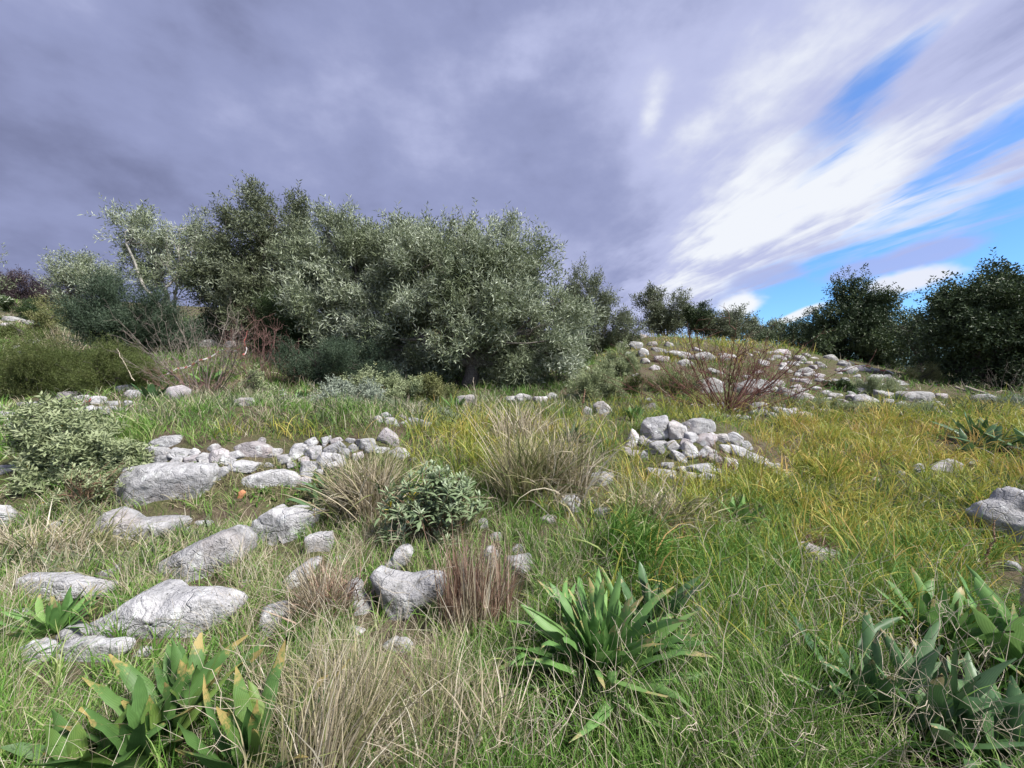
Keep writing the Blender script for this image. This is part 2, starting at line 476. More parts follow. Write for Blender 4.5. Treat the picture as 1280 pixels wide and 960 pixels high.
M['olive'] = leaf_mat('olive_leaves', [(0.0, (0.104, 0.127, 0.058)), (0.40, (0.193, 0.232, 0.129)), (0.62, (0.360, 0.406, 0.285)), (1.0, (0.635, 0.678, 0.557))], trans=0.18, rough=0.5, spec=0.35)
M['olive_warm'] = leaf_mat('olive_leaves_warm', [(0.0, (0.075, 0.091, 0.045)), (0.5, (0.150, 0.175, 0.098)), (0.8, (0.250, 0.278, 0.194)), (1.0, (0.380, 0.422, 0.362))], trans=0.18, rough=0.5)
M['oak'] = leaf_mat('dark_evergreen_leaves', [(0.0, (0.031, 0.051, 0.023)), (0.6, (0.062, 0.094, 0.040)), (0.9, (0.115, 0.156, 0.060)), (1.0, (0.209, 0.254, 0.117))], trans=0.10, rough=0.5)
M['lentisk'] = leaf_mat('dark_bluish_leaves', [(0.0, (0.033, 0.055, 0.030)), (0.6, (0.061, 0.094, 0.055)), (1.0, (0.132, 0.176, 0.115))], trans=0.15)
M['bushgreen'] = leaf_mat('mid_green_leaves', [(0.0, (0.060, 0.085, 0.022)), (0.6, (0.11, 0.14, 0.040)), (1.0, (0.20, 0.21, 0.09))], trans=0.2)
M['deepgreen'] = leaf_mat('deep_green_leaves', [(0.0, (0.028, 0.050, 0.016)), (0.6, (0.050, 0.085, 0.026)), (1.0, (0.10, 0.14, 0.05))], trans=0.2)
M['sage'] = leaf_mat('woolly_grey_leaves', [(0.0, (0.169, 0.198, 0.093)), (0.5, (0.296, 0.345, 0.188)), (0.93, (0.465, 0.505, 0.319)), (0.955, (0.634, 0.505, 0.110)), (1.0, (0.705, 0.478, 0.088))], trans=0.2, rough=0.8, spec=0.1)
M['phlomis'] = leaf_mat('green_woolly_leaves', [(0.0, (0.150, 0.213, 0.103)), (0.55, (0.273, 0.341, 0.197)), (0.93, (0.451, 0.513, 0.367)), (0.955, (0.564, 0.581, 0.150)), (1.0, (1.167, 0.854, 0.094))], trans=0.22, rough=0.8, spec=0.1)
M['pale'] = leaf_mat('silver_leaves', [(0.0, (0.16, 0.19, 0.13)), (0.5, (0.27, 0.31, 0.24)), (1.0, (0.42, 0.46, 0.38))], trans=0.2, rough=0.8, spec=0.1)
M['cushion'] = leaf_mat('yellowish_leaves', [(0.0, (0.12, 0.14, 0.045)), (0.6, (0.21, 0.22, 0.09)), (1.0, (0.32, 0.31, 0.16))], trans=0.2)
M['purple'] = leaf_mat('purple_brown_leaves', [(0.0, (0.038, 0.027, 0.031)), (0.7, (0.075, 0.054, 0.058)), (1.0, (0.128, 0.096, 0.093))], trans=0.1)
M['squill'] = leaf_mat('squill_leaves', [(0.0, (0.067, 0.157, 0.040)), (0.6, (0.143, 0.277, 0.079)), (1.0, (0.270, 0.420, 0.132))], tip=(0.45, 0.36, 0.17), tip_from=0.90, rough=0.5, trans=0.25, spec=0.3, base=(0.16, 0.24, 0.07))
M['squill_yellow'] = leaf_mat('yellow_tipped_squill_leaves', [(0.0, (0.046, 0.115, 0.031)), (0.6, (0.087, 0.174, 0.044)), (1.0, (0.202, 0.285, 0.053))], tip=(0.46, 0.35, 0.13), tip_from=0.86, rough=0.5, trans=0.25, spec=0.3)
M['squill_blue'] = leaf_mat('bluish_squill_leaves', [(0.0, (0.038, 0.093, 0.031)), (0.6, (0.076, 0.152, 0.056)), (1.0, (0.215, 0.310, 0.163))], tip=(0.40, 0.33, 0.18), tip_from=0.95, rough=0.42, trans=0.15, spec=0.4)
M['grass'] = leaf_mat('green_grass', [(0.0, (0.068, 0.158, 0.024)), (0.45, (0.122, 0.254, 0.043)), (0.75, (0.194, 0.330, 0.071)), (0.90, (0.311, 0.381, 0.122)), (1.0, (0.409, 0.457, 0.215))], trans=0.3, rough=0.55)
M['ygrass'] = leaf_mat('yellow_green_grass', [(0.0, (0.147, 0.210, 0.035)), (0.35, (0.284, 0.326, 0.055)), (0.62, (0.441, 0.410, 0.085)), (0.85, (0.546, 0.399, 0.110)), (1.0, (0.546, 0.357, 0.150))], trans=0.3, rough=0.55)
M['straw'] = leaf_mat('straw_grass', [(0.0, (0.198, 0.171, 0.106)), (0.4, (0.374, 0.314, 0.213)), (0.75, (0.506, 0.440, 0.319)), (1.0, (0.660, 0.605, 0.493))], trans=0.2, rough=0.6)
M['tuss'] = leaf_mat('tussock_grass', [(0.0, (0.10, 0.14, 0.04)), (0.4, (0.21, 0.23, 0.09)), (0.7, (0.36, 0.33, 0.17)), (1.0, (0.55, 0.48, 0.32))], trans=0.25, rough=0.6)
M['redstraw'] = leaf_mat('reddish_straw', [(0.0, (0.17, 0.10, 0.07)), (0.5, (0.31, 0.20, 0.145)), (1.0, (0.48, 0.36, 0.28))], trans=0.2, rough=0.6)
M['herb'] = leaf_mat('low_herbs', [(0.0, (0.055, 0.125, 0.020)), (0.6, (0.099, 0.206, 0.035)), (1.0, (0.187, 0.300, 0.060))], trans=0.25)

M['weed'] = leaf_mat('grey_green_weeds', [(0.0, (0.06, 0.085, 0.035)), (0.5, (0.12, 0.155, 0.075)), (0.85, (0.20, 0.23, 0.14)), (1.0, (0.32, 0.30, 0.20))], trans=0.25, rough=0.7)

def ground_mat():
    k = MN('soil_and_moss')
    p = k.n('ShaderNodeNewGeometry').outputs['Position']
    n1 = k.noise(p, 0.7, 4); n2 = k.noise(p, 5, 5, 0.65); n3 = k.noise(p, 38, 3, 0.7)
    soil = k.ramp(n2, [(0.3, (0.075, 0.058, 0.040)), (0.55, (0.125, 0.10, 0.072)), (0.75, (0.19, 0.16, 0.115))])
    green = k.ramp(n3, [(0.3, (0.035, 0.048, 0.018)), (0.55, (0.085, 0.095, 0.035)), (0.75, (0.19, 0.165, 0.09))])
    f = k.math('ADD', n1, k.math('MULTIPLY', k.math('SUBTRACT', n2, 0.5), 0.8))
    c = k.mix(k.ramp(f, [(0.40, 0.0), (0.60, 0.85)]), soil, green)
    b = k.n('ShaderNodeBsdfPrincipled'); k.l(c, b.inputs['Base Color']); b.inputs['Roughness'].default_value = 0.95
    b.inputs['Specular IOR Level'].default_value = 0.1
    bp = k.n('ShaderNodeBump'); bp.inputs['Strength'].default_value = 1.0; bp.inputs['Distance'].default_value = 0.05
    k.l(k.math('ADD', n2, k.math('MULTIPLY', n3, 0.5)), bp.inputs['Height']); k.l(bp.outputs[0], b.inputs['Normal'])
    k.l(b.outputs[0], k.out.inputs[0]); return k.m
M['ground'] = ground_mat()

# ------------------------------------------------------------------ the ground sheet
NG = 420
u_ = np.linspace(-1, 1, NG)
w_ = 2500 * np.sinh(8.2 * u_) / np.sinh(8.2)
gx, gy = np.meshgrid(w_, w_ + 4.0)
V = np.stack([gx, gy, height0(gx, gy)], -1).reshape(-1, 3)
idx = np.arange(NG * NG).reshape(NG, NG)
Fq = np.stack([idx[:-1, :-1], idx[:-1, 1:], idx[1:, 1:], idx[1:, :-1]], -1).reshape(-1, 4)
g_ = mesh_obj('ground', V, [Fq], M['ground'], smooth=True)
tag(g_, kind='structure')

# ------------------------------------------------------------------ stones
import bmesh
_ICO = {}
def ico(level):
    if level not in _ICO:
        bm = bmesh.new(); bmesh.ops.create_icosphere(bm, subdivisions=level, radius=1.0)
        bm.verts.ensure_lookup_table()
        Vd = np.array([v.co[:] for v in bm.verts]); Vd /= np.linalg.norm(Vd, axis=1, keepdims=True)
        Fd = np.array([[v.index for v in f.verts] for f in bm.faces]); bm.free()
        _ICO[level] = (Vd, Fd)
    return _ICO[level]

def softmin(cols, p=60):
    q = np.maximum(cols, 0)
    mx = q.max(1, keepdims=True)
    return (mx[:, 0] * ((q / mx) ** p).sum(1) ** (1 / p)) ** -1
def rock_radius(D, rg, n=18):
    i_ = np.arange(n) + 0.5; ph_ = np.arccos(1 - 2 * i_ / n); a_ = i_ * 2.399963 + rg.uniform(0, 6.28)
    N = np.stack([np.cos(a_) * np.sin(ph_), np.sin(a_) * np.sin(ph_), np.cos(ph_)], -1)
    Q, _ = np.linalg.qr(rg.normal(size=(3, 3))); N = unit3(N @ Q + rg.normal(size=(n, 3)) * 0.22)
    N = np.vstack([N, unit3(np.array([[rg.normal() * .2, rg.normal() * .2 - .2, 1.0], [0, 0, -1.0], [rg.normal() * .3, -1, .35]]))])
    # keep the planes apart so that the faces are broad
    d = rg.uniform(0.70, 1.0, len(N))
    return np.minimum(softmin((D @ N.T) / d), 1.45)
def unit3(v): return v / np.linalg.norm(v, axis=-1, keepdims=True)

FOOT = []   # x, y, radius of every stone (grass keeps off it)
PILE = []
def stone_mesh(name, C, rx, ry, rz, seed, level, mat, poly=None, rot=0.0, rough=1.0):
    rg = np.random.default_rng(seed)
    D, Fc = ico(level)
    r = rock_radius(D, rg, rg.integers(7, 12))
    o = rg.uniform(0, 30, 3)
    size = max(rx, rz)
    det = (fbm(D * 1.7 + o, 3) - 0.5) * 0.10 + (fbm(D * 5.5 + o, 4, 0.62) - 0.5) * 0.15 * rough
    # bedding ridges
    ax = rg.normal(size=3); ax[2] += 1.5; ax /= np.linalg.norm(ax)
    h = D @ ax * rg.uniform(5, 9) + fbm(D * 2 + o, 3) * 3
    det += (np.abs((h % 1) - 0.5) - 0.25) * 0.05 * rough
    for _c in range(2 if level > 3 else 1):           # fracture lines
        an = unit3(rg.normal(size=3)); cc_ = rg.uniform(-.45, .45)
        dd_ = np.abs(D @ an - cc_ + (fbm(D * 4 + o, 2) - .5) * .25); det = det - 0.10 * np.exp(-(dd_ / 0.035) ** 2) * (fbm(D * 1.5 + o + 9, 2) > .5)
    if poly is None:
        r = r + det
        r /= np.percentile(np.abs(r * D[:, 0]), 99)
        V = np.stack([D[:, 0] * r * rx, D[:, 1] * r * ry, D[:, 2] * r * rz], -1)
        c, s = math.cos(rot), math.sin(rot)
        V = np.stack([V[:, 0] * c - V[:, 2] * s, V[:, 1], V[:, 0] * s + V[:, 2] * c], -1)
        yw = rg.uniform(-0.6, 0.6); c, s = math.cos(yw), math.sin(yw)
    else:
        P = np.array(poly)
        th = np.arctan2(D[:, 2], D[:, 0])
        # star radius of the outline along each angle
        A = P; B = np.roll(P, -1, 0)
        R_ = np.zeros(len(th))
        dx, dz = np.cos(th), np.sin(th)
        for a, b in zip(A, B):
            e = b - a
            den = dx * e[1] - dz * e[0]
            den = np.where(np.abs(den) < 1e-9, 1e-9, den)
            t = (a[0] * e[1] - a[1] * e[0]) / den
            u = (a[0] * dz - a[1] * dx) / den
            ok = (u >= -1e-6) & (u <= 1 + 1e-6) & (t > 0)
            R_ = np.where(ok, np.maximum(R_, t), R_)
        R_ = np.where(R_ <= 0, 0.5 * (rx + rz), R_)
        q = np.sqrt(D[:, 0] ** 2 + D[:, 2] ** 2)
        # broken faces between the outline and the front: planes that never cut the outline
        n_ = int(rg.integers(12, 18)); N = unit3(rg.normal(size=(n_, 3)) * [1, 1.0, 1] + [0, -.25, .1])
        N = np.vstack([N, unit3(np.array([[rg.normal() * .25, -.75, .65], [rg.normal() * .2, -1, .05], [.5, -.8, .2], [-.5, -.8, .2], [0, 1.0, 0]]))])
        hx = np.sqrt(N[:, 0] ** 2 + N[:, 2] ** 2); dN = hx + (1 - hx) * rg.uniform(0.25, 0.85, len(N))
        k = softmin(np.concatenate([(D @ N.T) / dN, q[:, None]], 1))
        k = np.minimum(k, 1.6) * (1 + det * 0.75)
        V = np.stack([D[:, 0] / np.maximum(q, 1e-6) * (q * k) * R_, D[:, 1] * k * ry, D[:, 2] / np.maximum(q, 1e-6) * (q * k) * R_], -1)
    return mesh_obj(name, V + C, [Fc], mat, smooth=True, loc=C)

def poly_rock(name, pts, label, cat='boulder', seed=1, level=4, mat='rock', depth=0.8, group=None, Y=None, sink=0.12, rough=1.0):
    P = np.array(pts, float)
    cx = P[:, 0].mean(); cy = (P[:, 1].max() + P[:, 1].min()) / 2
    h = P[:, 1].max() - P[:, 1].min(); w = P[:, 0].max() - P[:, 0].min()
    g = at(cx, P[:, 1].max() - sink * h)
    y0 = Y if Y is not None else g[1]
    sc_ = y0 / F
    ry = depth * 0.5 * min(w, h * 1.8) * sc_
    yc = y0 + ry * 0.55
    # grow the outline a little below ground
    Pw = np.array([pt(a, b, yc) for a, b in P])
    C = np.array([(Pw[:, 0].max() + Pw[:, 0].min()) / 2, yc, (Pw[:, 2].max() + Pw[:, 2].min()) / 2])
    q = Pw[:, [0, 2]] - C[[0, 2]]
    lowz = q[:, 1].min()
    q[:, 1] = np.where(q[:, 1] < lowz * 0.55, q[:, 1] * 1.25, q[:, 1])
    o = stone_mesh(name, C, w * sc_ / 2, ry, h * sc_ / 2, seed, level, M[mat], poly=q, rough=rough)
    tag(o, label, cat, group)
    FOOT.append((C[0], C[1], w * sc_ / 2, ry, 1.0))
    return o

def oval_rock(name, cx, cy, w, h, ang, label, seed, level=3, mat='rock', group=None, cat='stone', bury=0.2, grow=1.0):
    w *= grow; h *= grow
    g = at(cx, cy + h * bury)
    s_ = g[1] / F
    rx, rz = w * s_ / 2 * 1.12, h * s_ / 2 * 1.25
    ry = (rx + rz) / 2 * 0.9
    C = g + np.array([0, ry * 0.25, rz * bury * 0.6])
    o = stone_mesh(name, C, rx * 1.08, ry, rz * 1.12, seed, level, M[mat], rot=R(-ang) if True else 0)
    tag(o, label, cat, group)
    FOOT.append((C[0], C[1], rx, ry, 0.0))
    return o

WALL = 'stones of the low dry wall'
FORE = None
BIG = [
 ('boulder', [(158,584),(188,580),(262,581),(269,591),(265,608),(259,628),(235,633),(168,633),(150,626),(148,604)], 'broad pale block with a dark crack, the largest stone under the low dry wall', 'boulder', 5, 'rock', .7),
 ('stone', [(264,591),(272,586),(281,582),(285,591),(279,599),(271,605),(265,603)], 'small tilted stone wedged against the right end of the broad wall block', 'stone', 3, 'rock', .9),
 ('stone', [(187,556),(193,550),(204,545),(220,545),(228,551),(227,560),(212,562),(195,563)], 'rounded knob-shaped stone topping the left part of the low dry wall', 'stone', 4, 'rock', .9),
 ('stone', [(181,563),(186,556),(205,559),(225,564),(236,568),(228,573),(200,572),(185,569)], 'flat grey slab lying under the rounded knob on the low dry wall', 'stone', 4, 'rock', .9),
 ('boulder', [(292,557),(305,553),(319,552),(333,557),(346,565),(339,577),(326,582),(310,575),(299,566)], 'pinkish tilted slab in the middle of the low dry wall', 'stone', 4, 'rock_pink', .9),
 ('boulder', [(302,598),(318,592),(336,588),(352,587),(366,590),(376,597),(370,609),(345,613),(323,615),(309,612)], 'long low block at the foot of the dry wall, right of the orange fragment', 'boulder', 4, 'rock', .8),
 ('stone', [(368,597),(385,595),(396,600),(392,609),(372,611)], 'small pinkish stone at the right foot of the low dry wall', 'stone', 3, 'rock_pink', .9),
 ('boulder', [(316,658),(320,650),(328,643),(337,638),(346,633),(352,637),(358,636),(368,634),(380,635),(392,642),(395,650),(391,661),(384,672),(372,678),(360,672),(350,679),(341,686),(330,682),(322,673)], 'upright rounded white boulder with a peaked top below the dry wall', 'boulder', 5, 'rock', .8),
 ('boulder', [(380,672),(394,668),(413,667),(417,680),(412,690),(396,694),(384,690)], 'dull grey stone tucked behind the lower right of the peaked boulder', 'stone', 4, 'rock', .8),
 ('boulder', [(108,674),(116,662),(124,647),(135,639),(146,641),(158,648),(190,650),(222,651),(225,657),(221,665),(205,672),(188,679),(161,684),(130,678)], 'long two-lobed pale rock with flat top left of the peaked boulder', 'boulder', 5, 'rock', .8),
 ('boulder', [(193,715),(197,708),(206,700),(220,692),(237,682),(255,674),(272,667),(286,663),(298,671),(305,682),(306,695),(292,708),(262,717),(238,728),(210,732),(197,726)], 'slanting grey boulder rising to the right behind the largest front boulder', 'boulder', 5, 'rock', .8),
 ('boulder', [(122,777),(130,768),(147,760),(168,747),(188,737),(202,737),(215,740),(236,737),(258,737),(282,741),(297,749),(300,756),(295,768),(284,781),(269,791),(240,795),(215,799),(195,797),(175,793),(152,798),(133,791),(125,785)], 'largest front boulder, humped white rock with black pits low on its left', 'boulder', 5, 'rock', .75),
 ('boulder', [(26,722),(34,718),(50,717),(87,719),(104,722),(124,728),(143,731),(142,740),(120,743),(97,750),(75,757),(50,750),(33,738)], 'long flat slab behind the small squill at the left', 'boulder', 5, 'rock', .8),
 ('stone', [(116,719),(126,714),(140,711),(148,715),(143,722),(125,725)], 'thin darker stone lying on the right end of the long flat slab', 'stone', 3, 'rock', .9),
 ('stone', [(10,822),(20,812),(34,804),(50,801),(63,805),(70,813),(66,824),(45,832),(20,836)], 'rough pale stone at the lower left, left of the scalloped one', 'stone', 4, 'rock', .9),
 ('boulder', [(68,824),(74,812),(82,803),(98,802),(111,799),(130,801),(148,799),(162,801),(164,810),(153,821),(132,829),(110,832),(85,836),(72,833)], 'wavy scalloped white stone in front of the largest front boulder', 'boulder', 5, 'rock', .9),
 ('stone', [(71,796),(76,788),(85,783),(98,783),(108,790),(108,800),(92,806),(76,806)], 'smooth grey round stone between the small squill and the scalloped stone', 'stone', 4, 'rock', .9),
 ('boulder', [(351,731),(359,720),(372,709),(386,700),(396,697),(401,701),(394,713),(384,724),(371,736),(357,741)], 'narrow grey rock leaning right below the peaked boulder', 'boulder', 4, 'rock', 1.2),
 ('boulder', [(309,797),(320,788),(330,778),(334,768),(329,759),(342,755),(356,755),(361,765),(354,778),(344,789),(330,799),(316,805)], 'bright bent white rock right of the largest front boulder', 'boulder', 4, 'rock', 1.0),
 ('boulder', [(-30,634),(-12,631),(2,634),(11,639),(20,650),(16,659),(2,665),(-18,668),(-32,655)], 'pale rock cut by the left edge of the view', 'boulder', 4, 'rock', .8),
 ('stone', [(-14,582),(12,581),(47,580),(47,585),(30,590),(5,592),(-12,590)], 'thin flat slab by the left edge above the grey shrub', 'stone', 4, 'rock', 2.0),
 ('stone', [(46,668),(56,660),(70,652),(77,650),(74,659),(62,668),(50,674)], 'dull narrow stone half hidden in grass below the big grey shrub', 'stone', 3, 'rock', 1.2),
 ('brick_fragment', [(296,621),(298,615),(303,612),(307,615),(306,621),(302,626),(298,625)], 'small orange clay fragment in the grass below the dry wall', 'fragment', 3, 'clay', .9),
 ('boulder', [(463,717),(470,711),(482,716),(498,720),(514,722),(535,719),(554,721),(556,735),(550,748),(530,757),(511,762),(505,772),(497,781),(490,772),(484,760),(476,746),(467,731)], 'wedge-shaped pale boulder below the woolly shrub, right of the upright stones', 'boulder', 5, 'rock', .7),
 ('stone', [(477,710),(483,704),(490,698),(493,690),(500,685),(509,683),(516,692),(511,703),(500,711),(493,719),(480,721)], 'club-shaped stone standing on top of the wedge-shaped boulder', 'stone', 4, 'rock', .9),
 ('stone', [(429,744),(433,733),(438,725),(448,722),(453,729),(454,740),(462,750),(468,760),(458,768),(445,771),(434,768)], 'angular white stone left of the wedge-shaped boulder', 'stone', 4, 'rock', .9),
 ('stone', [(457,744),(464,737),(472,738),(473,747),(466,752),(459,750)], 'small brownish stone between the angular stone and the wedge-shaped boulder', 'stone', 3, 'rock_pink', .9),
 ('stone', [(604,689),(609,683),(616,682),(624,692),(622,703),(617,711),(609,713),(605,702)], 'rounded stone right of the woolly shrub, left of the broken grey block', 'stone', 4, 'rock', .9),
 ('boulder', [(634,698),(648,694),(662,693),(670,703),(668,713),(658,719),(646,717),(637,708)], 'broken grey block under a flat small stone, right of the reddish straw', 'stone', 4, 'rock', .9),
 ('stone', [(639,686),(646,681),(652,681),(658,688),(652,694),(641,694)], 'small flat stone resting on the broken grey block', 'stone', 3, 'rock', .9),
 ('stone', [(611,670),(618,665),(627,666),(629,674),(620,678),(613,677)], 'small thin stone above the rounded stone beside the woolly shrub', 'stone', 3, 'rock', .9),
 ('stone', [(597,652),(603,648),(609,650),(611,659),(605,664),(599,661)], 'little bright stone touching the right side of the woolly shrub', 'stone', 3, 'rock', .9),
 ('stone', [(699,627),(705,621),(719,618),(725,623),(728,633),(719,643),(707,643),(701,636)], 'angular white stone in the middle of the grass, below left of the cairn', 'stone', 4, 'rock', .9),
 ('stone', [(732,626),(737,623),(742,625),(742,633),(734,635)], 'tiny bright stone just right of the angular mid-grass stone', 'stone', 3, 'rock', .9),
 ('stone', [(738,640),(750,635),(764,633),(775,638),(774,645),(755,649),(741,647)], 'low pale stone pair lump right of the angular mid-grass stone', 'stone', 4, 'rock', .9),
 ('stone', [(728,598),(740,593),(758,591),(768,597),(766,605),(752,610),(735,607)], 'pale stone half hidden in tall straw, left of the cairn', 'stone', 4, 'rock', .9),
 ('stone', [(674,648),(684,643),(696,645),(696,653),(684,657),(676,654)], 'faint brownish stone in dry grass right of the woolly shrub', 'stone', 3, 'rock_pink', .9),
 ('stone', [(396,676),(404,666),(415,665),(418,676),(410,686),(399,688)], 'grey stone in the straw left of the woolly shrub', 'stone', 3, 'rock', .9),
 ('stone', [(478,806),(490,799),(508,798),(516,806),(510,816),(490,820)], 'dull stone under bent straw below the wedge-shaped boulder', 'stone', 4, 'rock', .9),
 ('boulder', [(1219,642),(1230,629),(1250,625),(1262,613),(1277,612),(1292,620),(1314,628),(1340,650),(1332,682),(1300,702),(1262,692),(1240,668),(1226,653)], 'big pale grey boulder with ridges cut by the right edge', 'boulder', 5, 'rock', .8),
 ('stone', [(1254,706),(1260,701),(1270,702),(1276,708),(1272,717),(1258,715)], 'small angular stone below the big right edge boulder', 'stone', 3, 'rock', .9),
 ('stone', [(1141,588),(1146,582),(1152,579),(1155,586),(1149,592),(1143,592)], 'small grey stone at the left end of the low right-hand rock line', 'stone', 3, 'rock', .9),
 ('stone', [(1154,588),(1166,583),(1180,578),(1192,574),(1202,579),(1203,586),(1188,590),(1165,592)], 'long low grey rock in yellow grass at the right', 'stone', 4, 'rock', .9),
 ('stone', [(1203,578),(1213,573),(1222,575),(1226,580),(1214,584),(1205,583)], 'low stone at the right end of the right-hand rock line', 'stone', 3, 'rock', .9),
 ('stone', [(1075,604),(1084,599),(1097,596),(1099,602),(1090,607),(1078,609)], 'small pinkish flat stone in yellow grass right of the cairn', 'stone', 3, 'rock_pink', .9),
 ('stone', [(1120,592),(1126,588),(1132,590),(1129,596),(1122,596)], 'tiny pale stone between the pinkish flat stone and the rock line', 'stone', 3, 'rock', .9),
 ('boulder', [(994,690),(1001,683),(1012,680),(1024,684),(1038,687),(1050,690),(1057,697),(1052,706),(1030,707),(1008,706),(997,701)], 'cream and pink boulder sunk in bright green grass right of centre', 'boulder', 4, 'rock_pink', .8),
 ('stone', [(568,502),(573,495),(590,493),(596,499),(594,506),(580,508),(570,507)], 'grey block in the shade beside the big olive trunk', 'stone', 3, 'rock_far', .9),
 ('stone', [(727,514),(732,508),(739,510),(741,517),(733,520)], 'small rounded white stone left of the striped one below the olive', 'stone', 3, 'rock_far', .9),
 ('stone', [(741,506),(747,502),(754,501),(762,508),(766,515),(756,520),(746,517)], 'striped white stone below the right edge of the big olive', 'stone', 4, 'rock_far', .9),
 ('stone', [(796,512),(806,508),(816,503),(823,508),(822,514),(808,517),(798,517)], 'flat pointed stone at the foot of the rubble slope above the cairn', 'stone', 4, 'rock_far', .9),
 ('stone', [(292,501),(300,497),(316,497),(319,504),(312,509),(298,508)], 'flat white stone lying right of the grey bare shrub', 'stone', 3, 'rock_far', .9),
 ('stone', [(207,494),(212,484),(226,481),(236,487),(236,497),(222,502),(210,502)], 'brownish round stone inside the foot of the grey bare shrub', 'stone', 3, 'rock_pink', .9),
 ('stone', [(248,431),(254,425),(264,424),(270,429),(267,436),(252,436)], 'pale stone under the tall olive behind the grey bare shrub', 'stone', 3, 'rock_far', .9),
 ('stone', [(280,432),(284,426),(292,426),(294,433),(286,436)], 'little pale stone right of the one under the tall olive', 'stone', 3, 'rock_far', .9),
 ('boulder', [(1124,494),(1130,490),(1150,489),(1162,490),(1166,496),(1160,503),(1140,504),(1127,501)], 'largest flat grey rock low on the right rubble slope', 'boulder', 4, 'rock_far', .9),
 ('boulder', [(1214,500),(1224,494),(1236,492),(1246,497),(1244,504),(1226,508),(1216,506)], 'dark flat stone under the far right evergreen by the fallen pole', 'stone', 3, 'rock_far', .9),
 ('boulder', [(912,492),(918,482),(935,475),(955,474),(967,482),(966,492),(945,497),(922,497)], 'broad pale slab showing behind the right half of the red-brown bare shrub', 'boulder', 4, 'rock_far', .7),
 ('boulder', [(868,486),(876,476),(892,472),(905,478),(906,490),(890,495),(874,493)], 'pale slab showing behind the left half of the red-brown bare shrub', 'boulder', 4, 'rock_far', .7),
]
sd_ = 100
for nm, poly, lab, cat, lvl, mt, dp in BIG:
    sd_ += 1
    poly_rock(nm, poly, lab, cat, seed=sd_, level=lvl, mat=mt, depth=dp)

ORD = ['first', 'second', 'third', 'fourth', 'fifth', 'sixth', 'seventh', 'eighth', 'ninth', 'tenth', 'eleventh', 'twelfth', 'thirteenth', 'fourteenth', 'fifteenth', 'sixteenth', 'seventeenth', 'eighteenth', 'nineteenth', 'twentieth']
def ordn(i):
    return ORD[i] if i < 20 else 'twenty-' + ORD[i - 20]
def rows_of(lst, nrows):
    """split stones into rows by height and number them left to right"""
    L = sorted(lst, key=lambda a: a[1])
    out = []
    per = math.ceil(len(L) / nrows)
    for k in range(nrows):
        row = sorted(L[k * per:(k + 1) * per], key=lambda a: a[0])
        for i, s_ in enumerate(row): out.append((k, i, len(row), s_))
    return out
def batch(lst, rownames, phrase, group, mat, seed0, level=3, bury=0.2, grow=1.15):
    ws = sorted(a[2] * a[3] for a in lst); lo, hi = ws[len(ws) // 3], ws[-max(1, len(ws) // 5)]
    for j, (k, i, n, s_) in enumerate(rows_of(lst, len(rownames))):
        cx, cy, w, h = s_[:4]; ang = s_[4] if len(s_) > 4 else 0
        sz = 'small' if w * h < lo else ('large' if w * h >= hi else 'mid-sized')
        lab = f'{sz} stone {ordn(i)} from left, {rownames[k]}, {phrase}'
        oval_rock('stone', cx, cy, w, h, ang, lab, seed0 + j, level, mat if (seed0 + j) % 6 else 'rock_pink', group, bury=bury)

CAIRN_S = [(822,539,34,28,-20),(847,542,24,27,30),(877,534,38,20,5),(790,554,14,22,25),(808,554,18,11),(822,562,25,22),(841,558,22,12),(859,554,18,9),
 (867,548,19,13),(885,550,26,17,-15),(902,548,18,10),(917,550,19,16,30),(932,557,15,12),(865,568,26,22,40),(885,567,20,14,30),(897,577,20,14,30),
 (922,564,24,14,20),(914,582,17,17),(848,573,22,13,30),(879,586,31,15,-5),(831,595,38,17,5),(863,596,18,12),(883,597,20,11),(923,596,14,10),
 (946,574,26,14,20),(961,586,17,14),(973,584,10,9),(981,595,26,16,15),(791,569,17,10),(783,563,10,9),(805,571,10,11),(764,598,10,12),(856,587,14,9),(836,583,15,9),(905,562,14,11),(900,590,14,9)]
batch(CAIRN_S, ['top row', 'second row', 'third row', 'lowest row'], 'the cairn right of centre', 'stones heaped in the cairn', 'rock', 300, 4, bury=0.10, grow=1.42)
WALL_S = [(174,566,16,10),(225,567,26,12,10),(203,575,22,9),(221,577,13,7),(239,576,18,10),(243,567,17,9),(254,572,17,12),(267,561,15,11),(273,573,24,16),
 (259,582,23,12,10),(293,570,17,14),(287,577,10,11),(300,583,36,12),(326,554,9,13),(343,566,16,10),(357,575,22,14),(372,565,19,17),(390,566,21,17),
 (384,588,24,17,-10),(404,577,19,23,20),(407,552,12,14),(389,553,15,10),(419,561,24,14,-25),(421,551,15,9),(437,551,12,9),(457,554,25,13),(463,562,17,11),
 (487,550,25,20,30),(476,564,17,10),(501,568,23,11,20),(422,573,15,11),(421,582,19,10),(516,575,9,7),(491,568,13,9),(441,561,15,11),(430,568,13,10),
 (364,583,12,7),(335,583,14,7),(210,566,12,8),(186,575,12,8),(400,591,12,8),(447,572,14,9),(380,577,12,8)]
batch(WALL_S, ['crest', 'middle course', 'bottom course'], 'the low dry wall', WALL, 'rock', 400, 4, bury=0.12, grow=1.36)
LF_S = [(60,690,22,12),(255,655,18,10),(150,712,16,9),(305,730,17,10),(395,640,18,11),(425,700,16,12),(445,790,18,10),(180,816,20,10),(16,775,26,14),(230,662,14,8)]
batch(LF_S, ['far row', 'near row'], 'loose stones between the left boulders', 'loose stones between the left boulders', 'rock', 830, 4)
MID_S = [(480,520,15,9),(487,527,17,11),(501,522,11,8),(519,528,19,12),(533,532,11,8),(472,524,11,9),(494,531,9,6),(506,529,9,6)]
batch(MID_S, ['row'], 'the little heap behind the dry wall', 'stones of the little heap', 'rock', 500, grow=1.35)
